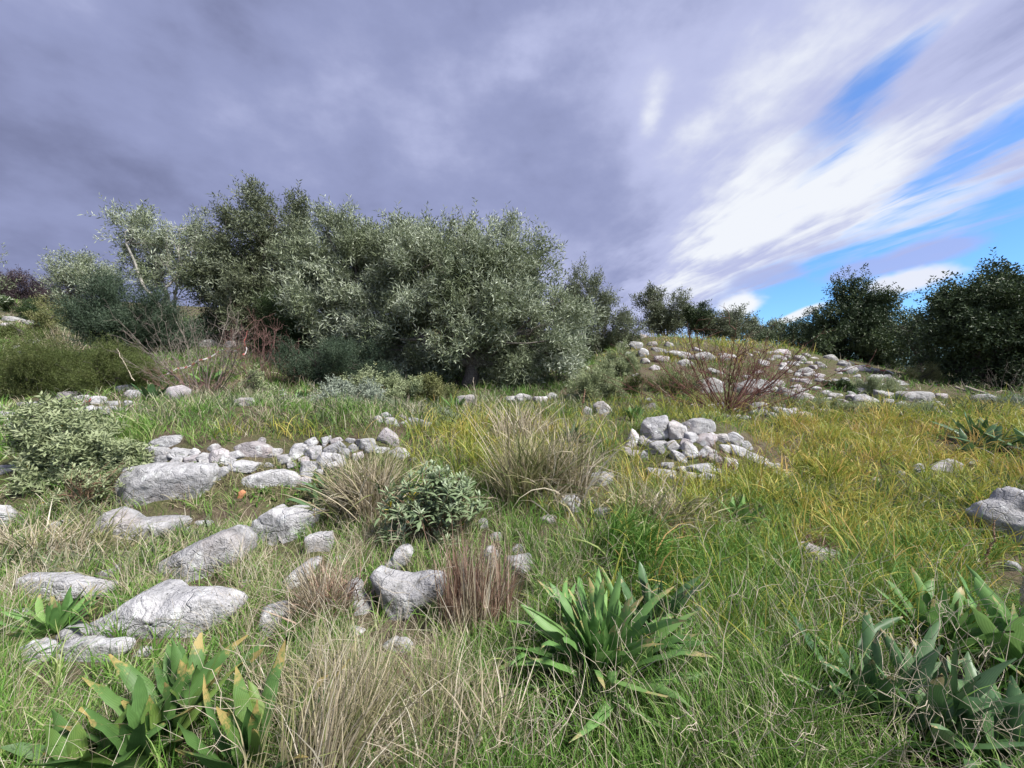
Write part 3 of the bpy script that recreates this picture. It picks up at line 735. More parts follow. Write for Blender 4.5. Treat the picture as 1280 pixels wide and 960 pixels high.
LEFT_S = [(82,496,20,12),(100,499,18,14),(38,506,36,9),(15,535,28,12),(5,520,20,10),(120,502,18,11),(135,512,20,11),(155,486,20,9),(165,495,20,12),
 (92,517,17,12),(176,492,13,9),(141,505,17,8),(70,505,15,10),(130,518,18,9),(150,513,13,9),(8,527,15,7),(55,516,16,8),(30,520,15,8),(112,512,13,9),(160,505,12,8),(-12,512,24,10)]
batch(LEFT_S, ['back row', 'middle row', 'front row'], 'the stone bank at the left', 'stones of the bank at the left', 'rock', 540, bury=0.12, grow=1.4)
UPL_S = [(40,427,17,9),(67,430,14,9),(25,434,13,7),(14,400,22,8),(34,403,11,7),(6,408,15,8),(16,412,13,7),(22,442,17,7),(52,440,12,6),(28,396,9,5)]
batch(UPL_S, ['upper row', 'lower row'], 'the pale stones on the far left hillside', 'stones on the far left hillside', 'rock_far', 570)
OL_S = [(640,500,14,8),(655,497,18,10),(676,500,16,9),(690,496,14,8),(478,492,14,9),(462,486,12,8),(716,497,13,8),(730,490,12,8),(702,505,10,6)]
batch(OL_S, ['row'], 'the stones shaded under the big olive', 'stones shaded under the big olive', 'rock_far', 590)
A_S = [(778,432,18,14),(797,432,16,12),(805,441,12,12),(824,438,14,8),(806,452,10,9),(828,450,18,11),(795,470,10,7),(800,477,9,6),(781,492,11,8),(789,489,13,10),(812,500,9,7),
 (786,443,12,9),(815,430,12,8),(790,455,12,8),(836,431,10,6),(838,442,12,8),(784,462,11,8),(818,460,12,7),(777,451,10,8),(803,421,10,6)]
batch(A_S, ['top row', 'second row', 'third row', 'lowest row'], 'rubble left of the red bare shrub', 'rubble stones left of the red bare shrub', 'rock_far', 610, grow=1.35)
def scatter(poly, n, wmin, wmax, seed, asp=0.55):
    rg = random.Random(seed); P = poly; out = []
    def inside(x, y):
        c = False
        for (x1, y1), (x2, y2) in zip(P, P[1:] + P[:1]):
            if (y1 > y) != (y2 > y) and x < (x2 - x1) * (y - y1) / (y2 - y1) + x1: c = not c
        return c
    xs = [p[0] for p in P]; ys = [p[1] for p in P]; tries = 0
    while len(out) < n and tries < 6000:
        tries += 1
        x = rg.uniform(min(xs), max(xs)); y = rg.uniform(min(ys), max(ys))
        if not inside(x, y): continue
        w = wmin + (wmax - wmin) * rg.random() ** 2.0
        h = w * rg.uniform(asp * 0.8, asp * 1.3)
        if any(abs(x - o[0]) < (w + o[2]) * 0.36 and abs(y - o[1]) < (h + o[3]) * 0.32 for o in out): continue
        out.append((x, y, w, h, rg.uniform(-18, 18)))
    return out
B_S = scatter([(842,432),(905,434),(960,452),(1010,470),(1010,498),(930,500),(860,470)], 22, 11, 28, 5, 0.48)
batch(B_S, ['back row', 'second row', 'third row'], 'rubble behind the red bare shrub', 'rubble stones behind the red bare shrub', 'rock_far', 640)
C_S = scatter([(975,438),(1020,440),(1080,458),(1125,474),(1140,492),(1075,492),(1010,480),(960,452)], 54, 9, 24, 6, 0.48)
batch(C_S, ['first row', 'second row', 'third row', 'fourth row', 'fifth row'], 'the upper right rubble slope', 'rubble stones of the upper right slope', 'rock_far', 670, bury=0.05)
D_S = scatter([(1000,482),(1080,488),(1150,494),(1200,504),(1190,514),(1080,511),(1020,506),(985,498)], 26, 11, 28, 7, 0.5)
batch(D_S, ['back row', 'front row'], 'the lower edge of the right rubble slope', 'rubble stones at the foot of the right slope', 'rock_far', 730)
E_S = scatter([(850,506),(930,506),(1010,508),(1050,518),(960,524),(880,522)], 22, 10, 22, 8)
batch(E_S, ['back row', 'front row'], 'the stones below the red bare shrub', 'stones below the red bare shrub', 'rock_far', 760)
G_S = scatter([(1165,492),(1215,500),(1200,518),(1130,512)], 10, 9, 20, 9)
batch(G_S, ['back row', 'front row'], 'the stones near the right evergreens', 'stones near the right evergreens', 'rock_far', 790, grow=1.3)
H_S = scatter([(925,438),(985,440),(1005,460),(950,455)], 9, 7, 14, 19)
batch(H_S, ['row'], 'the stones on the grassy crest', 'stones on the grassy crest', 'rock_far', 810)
FOOT_A = np.array(FOOT)

# ------------------------------------------------------------------ vegetation builders
def strips(P, az, L, W, lean, bend, segs=4, prof='grass', fold=0.0, twist=None, tint=None, pw=1.4, side_curl=None):
    """many curved blades at once.  P roots (n,3); az heading; lean = angle from vertical at the root; bend = extra angle at the tip"""
    n = len(P)
    s = np.linspace(0, 1, segs + 1)
    th = lean[:, None] + bend[:, None] * s[None, :] ** pw
    ds = (L / segs)[:, None]
    mid = (th[:, 1:] + th[:, :-1]) / 2
    r = np.concatenate([np.zeros((n, 1)), np.cumsum(np.sin(mid) * ds, 1)], 1)
    z = np.concatenate([np.zeros((n, 1)), np.cumsum(np.cos(mid) * ds, 1)], 1)
    if side_curl is not None:
        a = az[:, None] + side_curl[:, None] * s[None, :]
    else:
        a = np.repeat(az[:, None], segs + 1, 1)
    dirx, diry = np.sin(a), np.cos(a)
    C = np.stack([P[:, 0:1] + dirx * r, P[:, 1:2] + diry * r, P[:, 2:3] + z], -1)
    tw = twist[:, None] if twist is not None else 0
    # side vector: horizontal, perpendicular to the heading, turned by the twist round the blade
    sx, sy = np.cos(a), -np.sin(a)
    nx, ny, nz = np.cos(th) * dirx, np.cos(th) * diry, -np.sin(th)
    ct, st_ = np.cos(tw), np.sin(tw)
    S = np.stack([sx * ct + nx * st_, sy * ct + ny * st_, 0 * sx + nz * st_], -1)
    Nn = np.stack([nx * ct - sx * st_, ny * ct - sy * st_, nz * ct], -1)
    if prof == 'grass': w = np.maximum(1 - s ** 2.2, 0.02) * np.minimum(1, 0.55 + s * 2)
    elif prof == 'hair': w = np.maximum(1 - s * 0.75, 0.1)
    elif prof == 'squill': w = np.minimum(1.0, 0.50 + 1.1 * s) * np.maximum(1 - s ** 3.2, 0.0) ** 0.8 + 0.015
    elif prof == 'leaf': w = np.maximum(np.sin(np.pi * np.clip(s * 0.94 + 0.06, 0, 1)) ** 0.75, 0.03)
    w = w[None, :] * W[:, None] * 0.5
    tv = np.repeat(s[None, :], n, 0)
    ti = np.repeat(tint[:, None], segs + 1, 1) if tint is not None else np.zeros_like(tv)
    if fold == 0:
        V = np.stack([C - S * w[..., None], C + S * w[..., None]], 2)          # n, seg+1, 2, 3
        k = 2
        V = V.reshape(-1, 3)
        T = np.repeat(tv[..., None], 2, 2).ravel(); I = np.repeat(ti[..., None], 2, 2).ravel()
        base = (np.arange(n) * (segs + 1) * 2)[:, None] + (np.arange(segs) * 2)[None, :]
        Fq = np.stack([base, base + 1, base + 3, base + 2], -1).reshape(-1, 4)
    else:
        up = Nn * (w * fold)[..., None]
        V = np.stack([C - S * w[..., None] + up, C, C + S * w[..., None] + up], 2).reshape(-1, 3)
        T = np.repeat(tv[..., None], 3, 2).ravel(); I = np.repeat(ti[..., None], 3, 2).ravel()
        base = (np.arange(n) * (segs + 1) * 3)[:, None] + (np.arange(segs) * 3)[None, :]
        q1 = np.stack([base, base + 1, base + 4, base + 3], -1).reshape(-1, 4)
        q2 = np.stack([base + 1, base + 2, base + 5, base + 4], -1).reshape(-1, 4)
        Fq = np.concatenate([q1, q2])
    return V, Fq, T, I

class Acc:
    def __init__(s): s.V = []; s.F = []; s.T = []; s.I = []; s.n = 0
    def add(s, V, Fq, T, I):
        s.V.append(V); s.F.append(Fq + s.n); s.T.append(T); s.I.append(I); s.n += len(V)
    def build(s, name, mat, parent=None, smooth=True, loc=None):
        V = np.concatenate(s.V); Fq = np.concatenate(s.F); T = np.concatenate(s.T); I = np.concatenate(s.I)
        return mesh_obj(name, V, [Fq], mat, parent, smooth, {'t': T, 'tint': I, 'tipv': T}, loc)

class Tubes:
    def __init__(s): s.V = []; s.F = []; s.n = 0
    def add(s, pts, radii, sides=5):
        pts = np.asarray(pts, float); m = len(pts)
        d = np.gradient(pts, axis=0); d /= np.maximum(np.linalg.norm(d, axis=1, keepdims=True), 1e-9)
        ref = np.where(np.abs(d[:, 2:3]) > 0.9, [[1.0, 0, 0]], [[0, 0, 1.0]])
        a = np.cross(d, ref); a /= np.linalg.norm(a, axis=1, keepdims=True); b = np.cross(d, a)
        th = np.arange(sides) * 2 * np.pi / sides
        R_ = np.asarray(radii)[:, None, None]
        V = pts[:, None] + R_ * (np.cos(th)[None, :, None] * a[:, None] + np.sin(th)[None, :, None] * b[:, None])
        i = np.arange(m - 1)[:, None] * sides; j = np.arange(sides)[None, :]; j2 = (j + 1) % sides
        Fq = np.stack([i + j, i + j2, i + sides + j2, i + sides + j], -1).reshape(-1, 4)
        s.V.append(V.reshape(-1, 3)); s.F.append(Fq + s.n); s.n += m * sides
    def build(s, name, mat, parent=None, smooth=True, loc=None):
        return mesh_obj(name, np.concatenate(s.V), [np.concatenate(s.F)], mat, parent, smooth, None, loc)

def wiggle(a, b, rg, n=7, amp=0.08, sag=0.0):
    a = np.asarray(a, float); b = np.asarray(b, float)
    t = np.linspace(0, 1, n)[:, None]; L = np.linalg.norm(b - a)
    P = a + (b - a) * t
    o = np.cumsum(rg.normal(size=(n, 3)), 0); o = o - o[0] - (o[-1] - o[0]) * t
    P = P + o * amp * L / math.sqrt(n)
    P[:, 2] += sag * L * np.sin(np.pi * t[:, 0])
    return P

def unit(v): return v / np.maximum(np.linalg.norm(v, axis=-1, keepdims=True), 1e-9)

def crown(lobes, Y, n, rg, leaf=(0.09, 0.020), twig=0.42, per=11, up=0.5, out=0.6, inner=0.35, gap=0.0, depth=1.0, spread=0.9, gaps=1.6, jitterY=0.0, clump=0.0, csize=1.0):
    """leaves set in shoots through the volume of several lobes; lobes (px,py,rx,ry[,dY[,weight]]) in photo pixels at distance Y"""
    L = []
    for lb in lobes:
        px, py, rx, ry = lb[:4]; dY = lb[4] if len(lb) > 4 else 0; w = lb[5] if len(lb) > 5 else 1
        yy = Y + dY; c = pt(px, py, yy); L.append((c, np.array([rx * yy / F, (rx + ry) / 2 * yy / F * depth, ry * yy / F]), w))
    vol = np.array([(a[1].prod()) ** (2 / 3) * a[2] for a in L])
    size = np.median([l[1][0] for l in L])
    # the crown is made of separate sprays: centres spread over each lobe, shoots gathered round them
    area = sum(4 * v for v in vol)
    cr = max(0.05, min(0.42, size * 0.34)) * csize
    K = int(max(14, min(900, area / (cr * cr) * 0.52)))
    ck = rg.multinomial(K, vol / vol.sum()); Cc = []; Co = []
    for (c, r, w), k in zip(L, ck):
        d = unit(rg.normal(size=(k, 3))); rad = inner + (1 - inner) * rg.random(k) ** 0.40
        rad = rad * (0.74 + 0.52 * fbm(d * 2.1 + c, 3))
        Cc.append(c + d * rad[:, None] * r); Co.append(d)
    Cc = np.concatenate(Cc); Co = np.concatenate(Co); K = len(Cc)
    ctone = rg.random(K); csz = cr * rg.uniform(0.55, 1.35, K)
    wgt = csz ** 2; who = rg.choice(K, int(n), p=wgt / wgt.sum())
    ax_ = unit(Co * 0.8 + [0, 0, 0.45] + rg.normal(size=(K, 3)) * 0.35)
    loc = rg.normal(size=(int(n), 3)) * 0.45 + ax_[who] * (rg.uniform(-0.9, 1.0, int(n)) * 0.9)[:, None]
    P = Cc[who] + loc * csz[who][:, None]
    O = unit(Co[who] + rg.normal(size=(int(n), 3)) * 0.25 + loc * 0.5)
    kk = rg.random(len(P)) > gap * 0.5; P, O, who = P[kk], O[kk], who[kk]
    if clump > 0:
        q = rg.random(len(P))
    m = len(P)
    gh = H(P[:, 0], P[:, 1]); P[:, 2] = np.maximum(P[:, 2], gh + 0.05)
    D = unit(unit(O) * out + ax_[who] * 0.4 + np.array([0, 0, up]) + rg.normal(size=(m, 3)) * 0.42)
    tl = twig * rg.uniform(0.6, 1.3, m)
    t = (np.arange(per) + 0.5) / per
    # positions along the shoot, drooping a little
    X = P[:, None] + D[:, None] * (tl[:, None] * (t - 0.5)[None, :])[..., None]
    X[..., 2] -= (tl[:, None] * (t ** 2)[None, :]) * 0.18
    side = unit(np.cross(D, unit(rg.normal(size=(m, 3)))))
    bi = np.cross(D, side)
    ang = (np.arange(per) * 2.4)[None, :] + rg.uniform(0, 6.28, m)[:, None]
    R_ = np.cos(ang)[..., None] * side[:, None] + np.sin(ang)[..., None] * bi[:, None]
    A = unit(R_ * spread + D[:, None] * (1.0 - 0.3 * t)[None, :, None] + rg.normal(size=R_.shape) * 0.18)
    X = X.reshape(-1, 3); A = A.reshape(-1, 3)
    k = len(X)
    ln = leaf[0] * rg.uniform(0.7, 1.25, k); wd = leaf[1] * rg.uniform(0.75, 1.2, k)
    wv = unit(np.cross(A, unit(rg.normal(size=(k, 3)) + np.array([0, 0, 0.6]))))
    nv = np.cross(A, wv)
    a = X; b = X + A * (ln * 0.5)[:, None] + wv * (wd * 0.5)[:, None] + nv * (wd * 0.15)[:, None]
    c = X + A * ln[:, None] - nv * (ln * 0.08)[:, None]; d = X + A * (ln * 0.5)[:, None] - wv * (wd * 0.5)[:, None] + nv * (wd * 0.15)[:, None]
    V = np.stack([a, b, c, d], 1).reshape(-1, 3)
    Fq = np.arange(k * 4).reshape(-1, 4)
    tw = rg.random(m)
    tint = np.clip(np.repeat((tw * 0.18 + ctone[who] * 0.38)[:, None], per, 1).ravel() + rg.random(k) * 0.44, 0, 1)
    T = np.tile([0, .5, 1, .5], k)
    return V, Fq, T, np.repeat(tint, 4), L, P, D, tl

def tree(name, lobes, Y, base, n, label, cat='tree', mat='olive', bark='bark', seed=1, trunk_r=0.16, forks=None, group=None, crown_name='crown', tw_n=120, **kw):
    rg = np.random.default_rng(seed)
    V, Fq, T, I, L, P, D, tl = crown(lobes, Y, n, rg, **kw)
    a, b = ray(*base); bx = a * Y; B = np.array([bx, Y, float(H(bx, Y)) - 0.1])
    r = root_at(name, B + [0, 0, 0.1])
    tag(r, label, cat, group)
    mesh_obj(crown_name, V, [Fq], M[mat], r, False, {'t': T, 'tint': I, 'tipv': T})
    tr = Tubes()
    top = np.mean([l[0] for l in L], 0)
    fork = B + (top - B) * 0.30
    if trunk_r > 0.07:
        tp = wiggle(B, fork, rg, 6, 0.12); tr.add(tp, np.linspace(trunk_r * 1.35, trunk_r * 0.8, 6), 9)
    else: fork = B
    lim = Tubes()
    for c, rr, w in L:
        e = c + rg.normal(size=3) * rr * 0.15
        pp = wiggle(fork, e, rg, 8, 0.16, 0.05)
        lim.add(pp, np.linspace(trunk_r * 0.6, trunk_r * 0.16, 8), 6)
        dd = np.linalg.norm(P - c, axis=1); near = np.where(dd < rr.max() * 1.1)[0]
        if len(near):
            for q in rg.choice(near, min(len(near), max(6, tw_n // len(L)))):
                s0 = pp[rg.integers(3, 8)]
                lim.add(wiggle(s0, P[q] + D[q] * tl[q] * 0.3, rg, 5, 0.16), np.linspace(trunk_r * 0.14, 0.006, 5), 4)
    if tr.n: tr.build('trunk', M[bark], r)
    lim.build('limbs' if False else 'branchwork', M[bark], r)
    return r

OLV = 'olive trees at the back'
LEFT_OLIVE = [(430,338,58,52),(470,375,55,60),(400,380,45,50),(445,420,60,45),(395,325,30,28),(500,330,48,48),(433,292,24,20),(492,306,30,20)]
tree('olive_tree', [(545,316,52,34),(600,308,50,32),(646,322,38,30),(500,330,48,46),(575,350,85,50),(520,350,58,58),(610,368,80,66),(668,372,42,44),(704,404,30,34),(560,412,86,50,-.4),(645,420,80,46,-.4),(500,420,56,44,-.3),(710,438,28,28),(530,452,60,20,.3),(665,455,50,18,.2)],
     11.0, (588, 492), 13000, 'biggest silvery olive at centre with a dense crown reaching almost to the ground', mat='olive', seed=11, trunk_r=0.20, group=OLV, leaf=(0.135, 0.029), twig=0.45, per=9, jitterY=0, tw_n=130, csize=.85, up=.35)
tree('olive_tree', LEFT_OLIVE, 11.8, (440, 470), 7500, 'pale silvery olive joined to the left side of the biggest one', mat='olive', seed=12, trunk_r=0.15, group=OLV, leaf=(0.14, 0.030), twig=0.48, per=9, csize=.85, up=.35)
tree('olive_tree', [(345,276,42,30),(308,302,38,34),(374,312,28,34),(335,348,62,48),(288,348,36,40),(375,350,40,50),(320,385,62,30),(265,285,24,24)],
     14.0, (305, 425), 7500, 'tall rounded olive-green tree with the highest crown, left of the silvery olives', mat='olive_warm', seed=13, trunk_r=0.17, group=OLV, leaf=(0.14, 0.034), twig=0.5, per=9, csize=.9, up=.35)
tree('olive_tree', [(172,288,34,28),(160,318,20,16),(200,305,28,24),(232,292,26,24),(215,345,38,26),(180,340,24,18),(245,335,28,40)],
     13.4, (214, 418), 1900, 'thin airy olive with a forked pale trunk and sky showing through', mat='olive', bark='bark_pale', seed=14, trunk_r=0.085, group=OLV, leaf=(0.14, 0.030), twig=0.5, per=9, gap=0.15, inner=0.2, tw_n=110)
tree('olive_tree', [(98,340,27,17),(120,352,24,18),(85,358,17,12),(110,375,26,16)], 14.5, (108, 420), 1300, 'small leaning olive at the left behind the dark bush', mat='olive', seed=15, trunk_r=0.07, group=OLV, leaf=(0.11, 0.026), twig=0.5, per=9, gap=0.1)
tree('olive_tree', [(732,360,24,24),(745,382,22,22),(718,378,24,26),(762,408,22,20),(785,412,14,15),(735,415,36,30)], 15.5, (735, 446), 2600, 'greenish olive peeping out behind the right side of the biggest olive', mat='olive_warm', seed=16, trunk_r=0.10, group=OLV, leaf=(0.12, 0.030), twig=0.5, per=9)
tree('olive_tree', [(-18,318,14,8),(-40,330,30,30),(-60,360,40,30)], 13.5, (-45, 430), 500, 'tree tip poking in at the left edge of the view', mat='olive', seed=17, trunk_r=0.08, group=OLV, leaf=(0.11, 0.026), twig=0.5, per=9)
CR = 'olives along the crest'
for i, (lb, bs, nn, lab, mt) in enumerate([
    ([(812,376,15,13),(832,384,26,22),(845,394,18,20),(822,402,26,14)], (830, 430), 2000, 'bushy olive on the crest, leftmost beyond the grassy rise', 'olive_warm'),
    ([(868,390,14,15),(874,404,22,14)], (872, 428), 1000, 'small dark olive on the crest between two bigger ones', 'oak'),
    ([(905,400,24,13),(924,404,22,14),(912,414,32,10)], (912, 430), 1500, 'low wide olive on the crest, right of the small dark one', 'olive_warm'),
    ([(950,408,14,9),(965,412,12,9),(955,420,22,8)], (956, 434), 800, 'hazy far olive at the right end of the crest row', 'olive')]):
    tree('olive_tree', lb, 24.5, bs, nn, lab, mat=mt, seed=30 + i, trunk_r=0.12, group=CR, leaf=(0.16, 0.05), twig=0.55, per=8)
EV = 'evergreens at the right'
tree('evergreen_tree', [(1072,376,30,22),(1090,388,28,26),(1052,404,32,24),(1106,412,30,28),(1085,425,56,34),(1045,424,44,26),(1125,445,36,26),(1080,450,60,22)],
     18.0, (1085, 470), 6500, 'rounded dark evergreen behind the rubble slope', mat='oak', bark='bark_dark', seed=41, trunk_r=0.18, group=EV, leaf=(0.11, 0.050), twig=0.45, per=9, spread=1.2, inner=0.25)
tree('evergreen_tree', [(1000,416,22,14),(985,425,26,12),(1015,428,30,15),(1030,436,30,14)], 22.0, (1005, 448), 1900, 'low dark evergreen thicket left of the rounded one', mat='oak', bark='bark_dark', seed=42, trunk_r=0.08, group=EV, leaf=(0.13, 0.05), twig=0.45, per=8, spread=1.2)
tree('evergreen_tree', [(1132,412,18,20),(1146,424,22,26),(1160,440,22,28),(1160,396,16,20),(1172,405,18,20)], 15.0, (1150, 480), 560, 'thin see-through evergreen between the two dark crowns', mat='oak', bark='bark_dark', seed=43, trunk_r=0.09, group=EV, leaf=(0.10, 0.05), twig=0.45, per=8, spread=1.2, gap=0.2, tw_n=70)
tree('evergreen_tree', [(1218,372,38,28),(1250,380,34,28),(1300,386,50,30),(1198,396,32,28),(1235,395,56,40),(1280,400,60,50),(1210,430,46,34),(1255,445,60,34),(1195,465,32,20),(1310,450,60,40),(1240,475,50,16)],
     12.0, (1250, 500), 11000, 'largest evergreen, a broad dark crown filling the right edge', mat='oak', bark='bark_dark', seed=44, trunk_r=0.22, group=EV, leaf=(0.10, 0.045), twig=0.42, per=9, spread=1.2, inner=0.25, up=0.15)

# ---- bushes
BU = 'bushes and low shrubs'
def bush(lobes, Y, base, n, label, mat, seed, name='bush', cat='bush', grp=BU, **kw):
    kw.setdefault('leaf', (0.05, 0.014)); kw.setdefault('twig', 0.22); kw.setdefault('per', 9); kw.setdefault('up', 0.9)
    return tree(name, lobes, Y, base, n, label, cat=cat, mat=mat, bark=kw.pop('bark', 'bark_dark'), seed=seed, trunk_r=0.03, group=grp, crown_name='foliage', tw_n=kw.pop('tw_n', 40), **kw)
bush([(150,385,48,36),(120,400,38,28),(185,395,40,34),(150,415,58,20),(205,410,28,22)], 11.6, (152, 436), 5200, 'dark bluish-green dome bush in front of the thin olive', 'lentisk', 51, up=1.3, leaf=(0.09, 0.017), twig=0.34)
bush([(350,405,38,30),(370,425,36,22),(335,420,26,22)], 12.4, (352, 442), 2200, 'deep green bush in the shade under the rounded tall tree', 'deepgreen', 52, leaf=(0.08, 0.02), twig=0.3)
bush([(395,445,36,24),(420,452,34,24),(375,460,26,14)], 9.7, (400, 472), 2600, 'dull grey-green bush at the left foot of the silvery olives', 'lentisk', 53, leaf=(0.06, 0.012), twig=0.28, up=1.1)
bush([(455,455,28,26),(480,470,26,18)], 10.0, (466, 485), 1300, 'small shaded bush under the left half of the biggest olive', 'lentisk', 54, leaf=(0.06, 0.014))
bush([(25,462,50,26),(60,455,48,24),(-20,470,40,26),(40,482,56,16)], 9.0, (35, 496), 6500, 'wide olive-green scrub mound at the left edge', 'bushgreen', 55, leaf=(0.045, 0.010), twig=0.2)
bush([(115,458,42,22),(140,470,38,20),(90,478,44,16),(165,468,26,14)], 9.0, (120, 488), 5200, 'olive-green scrub mound left of the grey bare shrub', 'bushgreen', 56, leaf=(0.045, 0.010), twig=0.2)
bush([(150,448,20,10),(170,455,22,11)], 9.6, (162, 470), 700, 'small green scrub tuft behind the grey bare shrub', 'bushgreen', 57, leaf=(0.05, 0.010))
bush([(38,365,40,15),(5,362,30,16),(65,370,20,9)], 27, (35, 380), 2600, 'purple-brown thicket on the far left skyline', 'purple', 58, leaf=(0.16, 0.035), twig=0.7, up=1.2)
bush([(20,386,18,7),(45,390,16,7)], 21, (30, 398), 800, 'dark green low bush on the far left hillside', 'deepgreen', 59, leaf=(0.10, 0.03), twig=0.3)
bush([(70,386,16,8),(90,384,16,9),(102,392,14,8)], 19, (85, 398), 900, 'yellowish cushion bush highest on the left hillside', 'cushion', 60, leaf=(0.09, 0.03), twig=0.28)
bush([(62,402,17,10),(48,410,14,7)], 17, (60, 414), 800, 'yellowish cushion bush lower on the left hillside', 'cushion', 61, leaf=(0.08, 0.03), twig=0.26)
bush([(28,418,18,7),(60,420,20,7)], 15.5, (45, 427), 800, 'green low bush above the pale hillside stones', 'bushgreen', 62, leaf=(0.07, 0.02), twig=0.25)
bush([(90,410,13,8),(105,420,12,8)], 14, (96, 430), 600, 'grey-green tuft bush beside the dark dome bush', 'sage', 63, leaf=(0.07, 0.02), twig=0.25)
bush([(745,482,22,16),(728,492,20,12),(765,488,14,12)], 9.2, (744, 503), 1500, 'silvery low bush at the right foot of the biggest olive', 'sage', 64, leaf=(0.055, 0.016))
bush([(778,448,17,17),(768,462,16,14),(785,462,12,12)], 11.4, (775, 480), 1300, 'grey-green bush between the biggest olive and the rubble', 'sage', 65, leaf=(0.06, 0.018))
bush([(795,478,12,10),(788,488,10,8)], 9.6, (792, 496), 400, 'small green bush in the rubble above the flat pointed stone', 'bushgreen', 66)
bush([(845,478,18,12),(830,486,16,10),(862,486,16,10)], 9.9, (846, 496), 900, 'dull green bush left of the red bare shrub', 'bushgreen', 67)
bush([(1043,487,14,8),(1055,492,11,7)], 10.6, (1047, 499), 600, 'fresh green herb bush on the right rubble slope', 'deepgreen', 68, leaf=(0.07, 0.03))
bush([(1085,483,15,9),(1105,487,16,9),(1095,493,20,7)], 10.6, (1095, 500), 1200, 'grey-green mounded bush on the right rubble slope', 'sage', 69)
bush([(1150,470,16,12),(1165,478,14,9),(1140,481,14,8)], 12.0, (1152, 487), 900, 'straggly yellowish bush under the thin evergreen', 'cushion', 70, leaf=(0.06, 0.012))
bush([(1005,508,20,8),(1030,512,20,8)], 8.6, (1018, 520), 1100, 'low grey shrub in front of the rubble, right of the red shrub', 'sage', 71)
bush([(1070,513,22,8),(1095,517,22,7)], 8.0, (1082, 524), 1200, 'low grey-green shrub, middle of the row before the rubble', 'sage', 72)
bush([(1130,517,22,8),(1155,520,20,7)], 7.8, (1142, 528), 1200, 'low grey shrub left of the agave-like plant', 'sage', 73)
bush([(1262,512,22,12),(1285,508,20,14)], 8.6, (1270, 526), 1000, 'pale grey shrub at the right edge under the largest evergreen', 'pale', 74)
bush([(1195,508,22,9),(1225,514,22,9)], 9.0, (1208, 522), 700, 'straw-coloured low shrub below the largest evergreen', 'cushion', 75, leaf=(0.05, 0.010))
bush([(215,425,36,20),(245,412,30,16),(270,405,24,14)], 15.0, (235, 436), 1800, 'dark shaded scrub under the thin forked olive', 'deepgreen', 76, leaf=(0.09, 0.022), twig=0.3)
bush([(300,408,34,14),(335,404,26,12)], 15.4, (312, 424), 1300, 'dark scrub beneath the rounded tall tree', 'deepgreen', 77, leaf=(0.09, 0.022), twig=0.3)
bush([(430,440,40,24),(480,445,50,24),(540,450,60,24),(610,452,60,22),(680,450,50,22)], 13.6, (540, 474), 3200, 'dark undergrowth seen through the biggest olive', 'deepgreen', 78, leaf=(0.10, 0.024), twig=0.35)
# silvery woolly shrubs on the terrace
WS = 'woolly grey shrubs'
def woolly(lobes, Y, base, n, label, mat, seed, **kw):
    kw.setdefault('leaf', (0.060, 0.020)); kw.setdefault('twig', 0.16); kw.setdefault('per', 8); kw.setdefault('spread', 1.3)
    return bush(lobes, Y, base, n, label, mat, seed, name='woolly_shrub', cat='shrub', grp=WS, **kw)
woolly([(405,505,34,24),(435,500,32,26),(460,512,26,20),(420,525,42,16)], 7.0, (428, 540), 2600, 'silver-white shrub behind the right part of the low dry wall', 'pale', 81)
woolly([(345,518,30,16),(370,525,26,14)], 6.9, (355, 538), 1100, 'thin grey shrub behind the middle of the low dry wall', 'sage', 82)
woolly([(480,488,26,20),(505,495,22,18),(455,482,20,16)], 8.6, (485, 512), 1400, 'greyish green shrub behind the silver-white one', 'sage', 83)
woolly([(535,492,24,20),(520,502,20,14),(552,500,16,14)], 8.8, (535, 516), 1400, 'yellow-green round shrub under the biggest olive', 'cushion', 84)
woolly([(558,530,12,10),(570,538,11,8)], 6.6, (563, 546), 300, 'little silver sprig shrub right of the small stone heap', 'pale', 85)
woolly([(75,535,38,24),(110,548,42,28),(50,560,32,24),(140,575,34,24),(90,590,46,32),(120,612,40,26),(60,520,22,16),(150,598,24,18)], 4.7, (100, 645), 2300, 'largest grey-green shrub with yellowing leaves at the left', 'sage', 86, leaf=(0.075, 0.024), twig=0.17, gap=0.3, inner=.2, csize=.8)
woolly([(320,470,10,8),(315,485,14,10),(335,492,12,8)], 8.7, (320, 500), 300, 'small pale leafy shrub right of the grey bare shrub', 'sage', 87)
